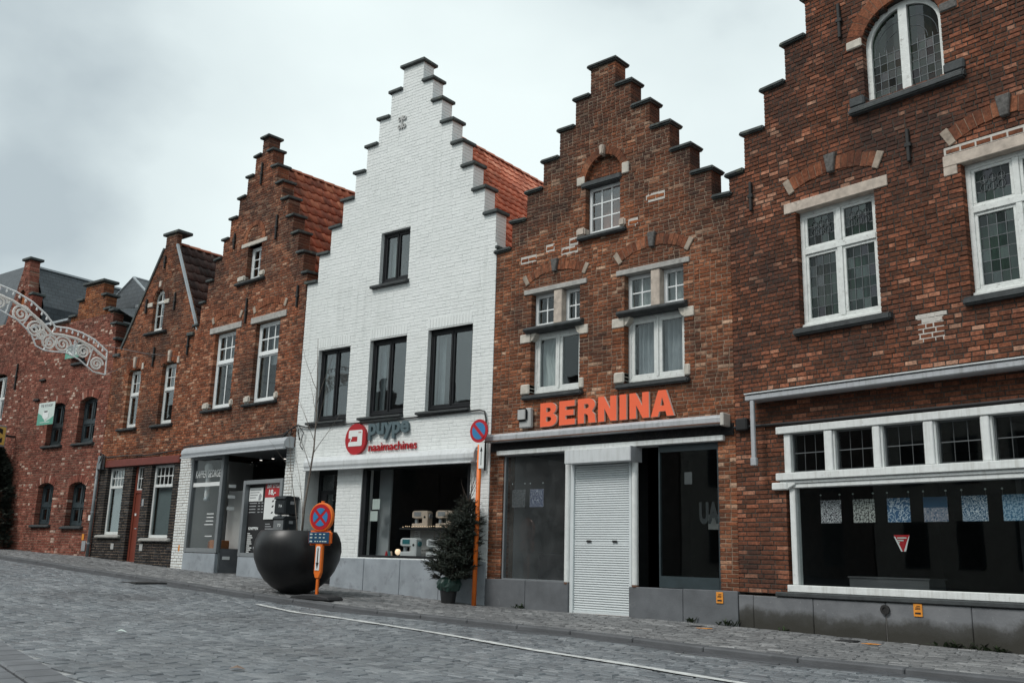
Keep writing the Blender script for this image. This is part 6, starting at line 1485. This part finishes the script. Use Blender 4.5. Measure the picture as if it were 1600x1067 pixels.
for i, (x, y, n, h, lb) in enumerate(((-10.62, 12.43, 16, .17, 'weed at the foot of the plinth beside the orange pole'), (-7.35, 12.42, 14, .14, 'small weed at the plinth right of the white shutter'), (-6.78, 12.41, 26, .17, 'leafy weed at the plinth where the brown and red houses meet'), (-5.9, 12.34, 12, .09, 'low weed at the dirty plinth beside the red house corner'), (-3.75, 12.03, 24, .15, 'weed tuft at the plinth right of the orange marker plate'), (-3.30, 11.97, 40, .15, 'largest weed tuft at the plinth near the picture edge'))): weed(x, y, n, h, lb, i + 1)
mb = MB()
for q in range(10): a = rg.uniform(0, 6.28); mb.v += [(rg.uniform(-.1, .1), rg.uniform(-.03, .03), .005) for _ in range(3)]; mb.f.append((len(mb.v) - 3, len(mb.v) - 2, len(mb.v) - 1))
tag(mb.build('fallen_leaf', 'wood_orange', None, loc=(-13.0, 12.22, g(-13.0) + .01)), 'scrap of brown leaves by the pale plinth of the white house', 'leaf')
# ------------------------------------------------------------------ estate signs on the pink house
def estate(p, rz, w, h, lb, tilt=0):
    t = thing('for_sale_sign', lb, 'sale sign', M, p, 'for sale signs on the pink brick house', rz)
    bx('board', 0, w, 0, .012, 0, h, 'print_pale', t, .003)
    MB().prism([(0, 0), (w, 0), (w, h * .36), (w * .78, h * .24), (w * .5, h * .14), (w * .24, h * .44), (0, h * .56)], -.003, -.0005).build('green_field', 'print_green', t)
    MB().prism([(w * .32, h * .33), (w * .5, h * .22), (w * .68, h * .33), (w * .68, h * .56), (w * .5, h * .66), (w * .32, h * .56)], -.006, -.0035).build('emblem', 'sign_white', t); bx('print_line', w * .40, w * .60, -.008, -.0065, h * .56, h * .62, 'print_black', t)
    bx('print_line', w * .2, w * .8, -.006, -.0035, h * .10, h * .13, 'print_pale', t)
    text('koop', 'lettering', t, w * .5, h * .86, w * .74, h * .11, -.006, .003, 'print_grey'); return t
estate((-3.06, -.28, 4.15), math.radians(0), .86, .64, 'white and green for-sale board before the upper left slate-grey window')
estate((-2.25, -.15, 6.02), 0, .72, .36, 'green for-sale board high on pink brick behind the white decoration')
YS = thing('hanging_sign', 'small yellow box sign with a black letter at the left picture edge', 'hanging sign', Nh, (.0, -.80, 3.62))
bx('case', -.06, .06, -.45, .5, 0, .62, 'zinc', YS, .01); bx('face', .062, .07, -.42, .47, .05, .57, 'sign_yellow', YS); bx('bracket', -.02, .02, .5, .80, .3, .36, 'iron', YS)
lt = text('c', 'letter', YS, 0, 0, .42, .46, 0, .006, 'print_black'); lt.rotation_euler = (0, 0, math.pi / 2); lt.location = (.078, .18, .31)
# ------------------------------------------------------------------ festive arch hung across the street
X0 = -20.3
DEC = thing('festive_decoration', 'white scrolled light arch hanging across the street, at the left picture edge', 'decoration', None, (X0, 9.7, 4.5))
def dp(y, z): return (0, y - 9.7, z - 4.5)
fr_ = MB()
outer = [(9.60, 5.02), (9.30, 5.22), (9.0, 5.32), (8.7, 5.36), (8.42, 5.34)]; inner = [(9.60, 4.84), (9.25, 5.06), (8.9, 5.17), (8.6, 5.19), (8.38, 5.17)]
lower = [(9.62, 4.50), (9.35, 4.52), (9.0, 4.74), (8.70, 4.83), (8.40, 4.80), (8.25, 4.80)]
outer2 = [(8.42, 5.34), (8.2, 5.56), (7.9, 5.76), (7.55, 5.90), (7.2, 5.97), (6.8, 5.98), (6.4, 5.94)]; inner2 = [(8.38, 5.17), (8.15, 5.36), (7.85, 5.55), (7.5, 5.70), (7.15, 5.77), (6.8, 5.78), (6.4, 5.74)]; lower2 = [(8.25, 4.80), (8.08, 4.86), (7.95, 5.10), (7.65, 5.32), (7.3, 5.45), (7.0, 5.50), (6.4, 5.5)]
for ln in (outer, outer2): fr_.tube([dp(*q) for q in ln], .020, 6)
for ln in (lower, lower2): fr_.tube([dp(*q) for q in ln], .017, 6)
for a, b in (((9.60, 5.02), (9.62, 4.50)), ((8.42, 5.34), (8.25, 4.80)), ((8.88, 5.17), (8.86, 4.80)), ((9.28, 5.05), (9.2, 4.62)), ((7.9, 5.53), (7.76, 5.24)), ((7.45, 5.70), (7.4, 5.42)), ((7.05, 5.78), (7.0, 5.50)), ((8.38, 5.17), (8.02, 4.98))): fr_.tube([dp(*a), dp(*b)], .016, 5)
fr_.build('frame', 'deco_white', DEC)
rp = MB()
for ln in (inner, inner2): rp.tube([dp(*q) for q in ln], .032, 6)
rp.build('light_rope', 'deco_rope', DEC)
for cy, cz_, r_ in ((9.40, 4.70, .13), (9.08, 4.92, .14), (8.62, 4.99, .16), (8.34, 4.98, .15), (8.16, 5.10, .10), (8.02, 5.20, .16), (7.70, 5.46, .17), (7.25, 5.62, .14), (6.85, 5.64, .13)):
    mb = MB(); mb.tube([dp(cy + r_ * 1.15 * (1 - t / 16) * math.cos(t), cz_ + r_ * 1.15 * (1 - t / 16) * math.sin(t)) for t in np.linspace(0, 14, 46)], .024, 5); mb.build('scroll', 'deco_rope', DEC)
def along(ln, n):
    p = [Vector((0, a, b)) for a, b in ln]; L_ = [0]
    for a, b in zip(p[:-1], p[1:]): L_.append(L_[-1] + (b - a).length)
    return [(float(np.interp(t, L_, [q.y for q in p])), float(np.interp(t, L_, [q.z for q in p]))) for t in np.linspace(0, L_[-1], n)]
for ln, n_ in ((outer, 11), (outer2, 17)):
    for y_, z_ in along(ln, n_): MB().lathe([(.006, 0), (.016, -.045), (.022, -.075), (.012, -.095)], (0, y_ - 9.7, z_ - 4.5), 7).build('light_drop', 'deco_white', DEC)
MB().prism([(-.02, -.02), (.02, -.02), (.02, .02), (-.02, .02)], 0, .001)
em = MB(); rg3 = random.Random(9)
for q in range(26): a = rg3.uniform(0, 6.28); y_, z_ = 8.92 + rg3.uniform(-.12, .14), 4.99 + rg3.uniform(-.13, .13); em.tube([dp(y_, z_), dp(y_ + .07 * math.cos(a), z_ + .07 * math.sin(a)), dp(y_ + .09 * math.cos(a + 1), z_ + .09 * math.sin(a + 1))], .014, 4)
em.build('star_spray', 'sign_white', DEC)
wv = MB()
for a, b in (((X0, 9.6, 5.0), L.matrix_world @ Vector((.9, -.02, 5.75))), ((X0, 9.62, 4.52), L.matrix_world @ Vector((.75, -.02, 5.62))), ((X0, 9.45, 5.14), L.matrix_world @ Vector((3.4, -.02, 5.5)))):
    a, b = Vector(a), Vector(b); wv.tube([a, a.lerp(b, .5) + Vector((0, 0, -.05)), b], .006, 4)
tag(wv.build('suspension_wire', 'zinc', None), 'thin wires from the festive arch to the pointed-gable house', 'wire')
# ------------------------------------------------------------------ houses across the street, seen only in the window glass
OP = thing('brick_terrace', 'dark brick terrace across the street, mirrored in the window panes', 'terrace', None, (-26, -9.5, -.1))
for i, (x0, x1, h, gt) in enumerate(((-30, -21.5, 6.8, 10.5), (-21.4, -12, 7.6, 11.5), (-11.9, -3.5, 6.4, 9.8), (-3.4, 5, 7.4, 10.8), (5.1, 13, 6.2, 9.6), (13.1, 21, 7.2, 10.6), (21.1, 30, 6.6, 10.0))):
    c_ = (x0 + x1) / 2; poly = [(x0, 0), (x1, 0), (x1, h)]; n_ = 5; w_ = (x1 - x0) / 2
    for k in range(n_): f0 = k / n_; poly += [(c_ + w_ * (1 - (k + 1) / n_) + .1, h + (gt - h) * f0), (c_ + w_ * (1 - (k + 1) / n_) + .1, h + (gt - h) * (k + 1) / n_)]
    for k in reversed(range(n_)): poly += [(c_ - w_ * (1 - (k + 1) / n_) - .1, h + (gt - h) * (k + 1) / n_), (c_ - w_ * (1 - (k + 1) / n_) - .1, h + (gt - h) * k / n_)]
    poly.append((x0, h))
    wl2 = MB().prism(poly, -.4, 0).build('gable_wall', ('brick_shade', 'render_cream', 'brick_shade', 'brick_shade', 'render_cream', 'brick_shade', 'brick_shade')[i], OP)
    for xx in (x0 + w_ * .45, c_, x1 - w_ * .45):
        for zz in (1.0, 4.0): bx('window', xx - .5, xx + .5, .001, .03, zz, zz + 1.7, 'slate_frame', wl2); bx('pane', xx - .42, xx + .42, .031, .035, zz + .08, zz + 1.62, 'room_dark', wl2)
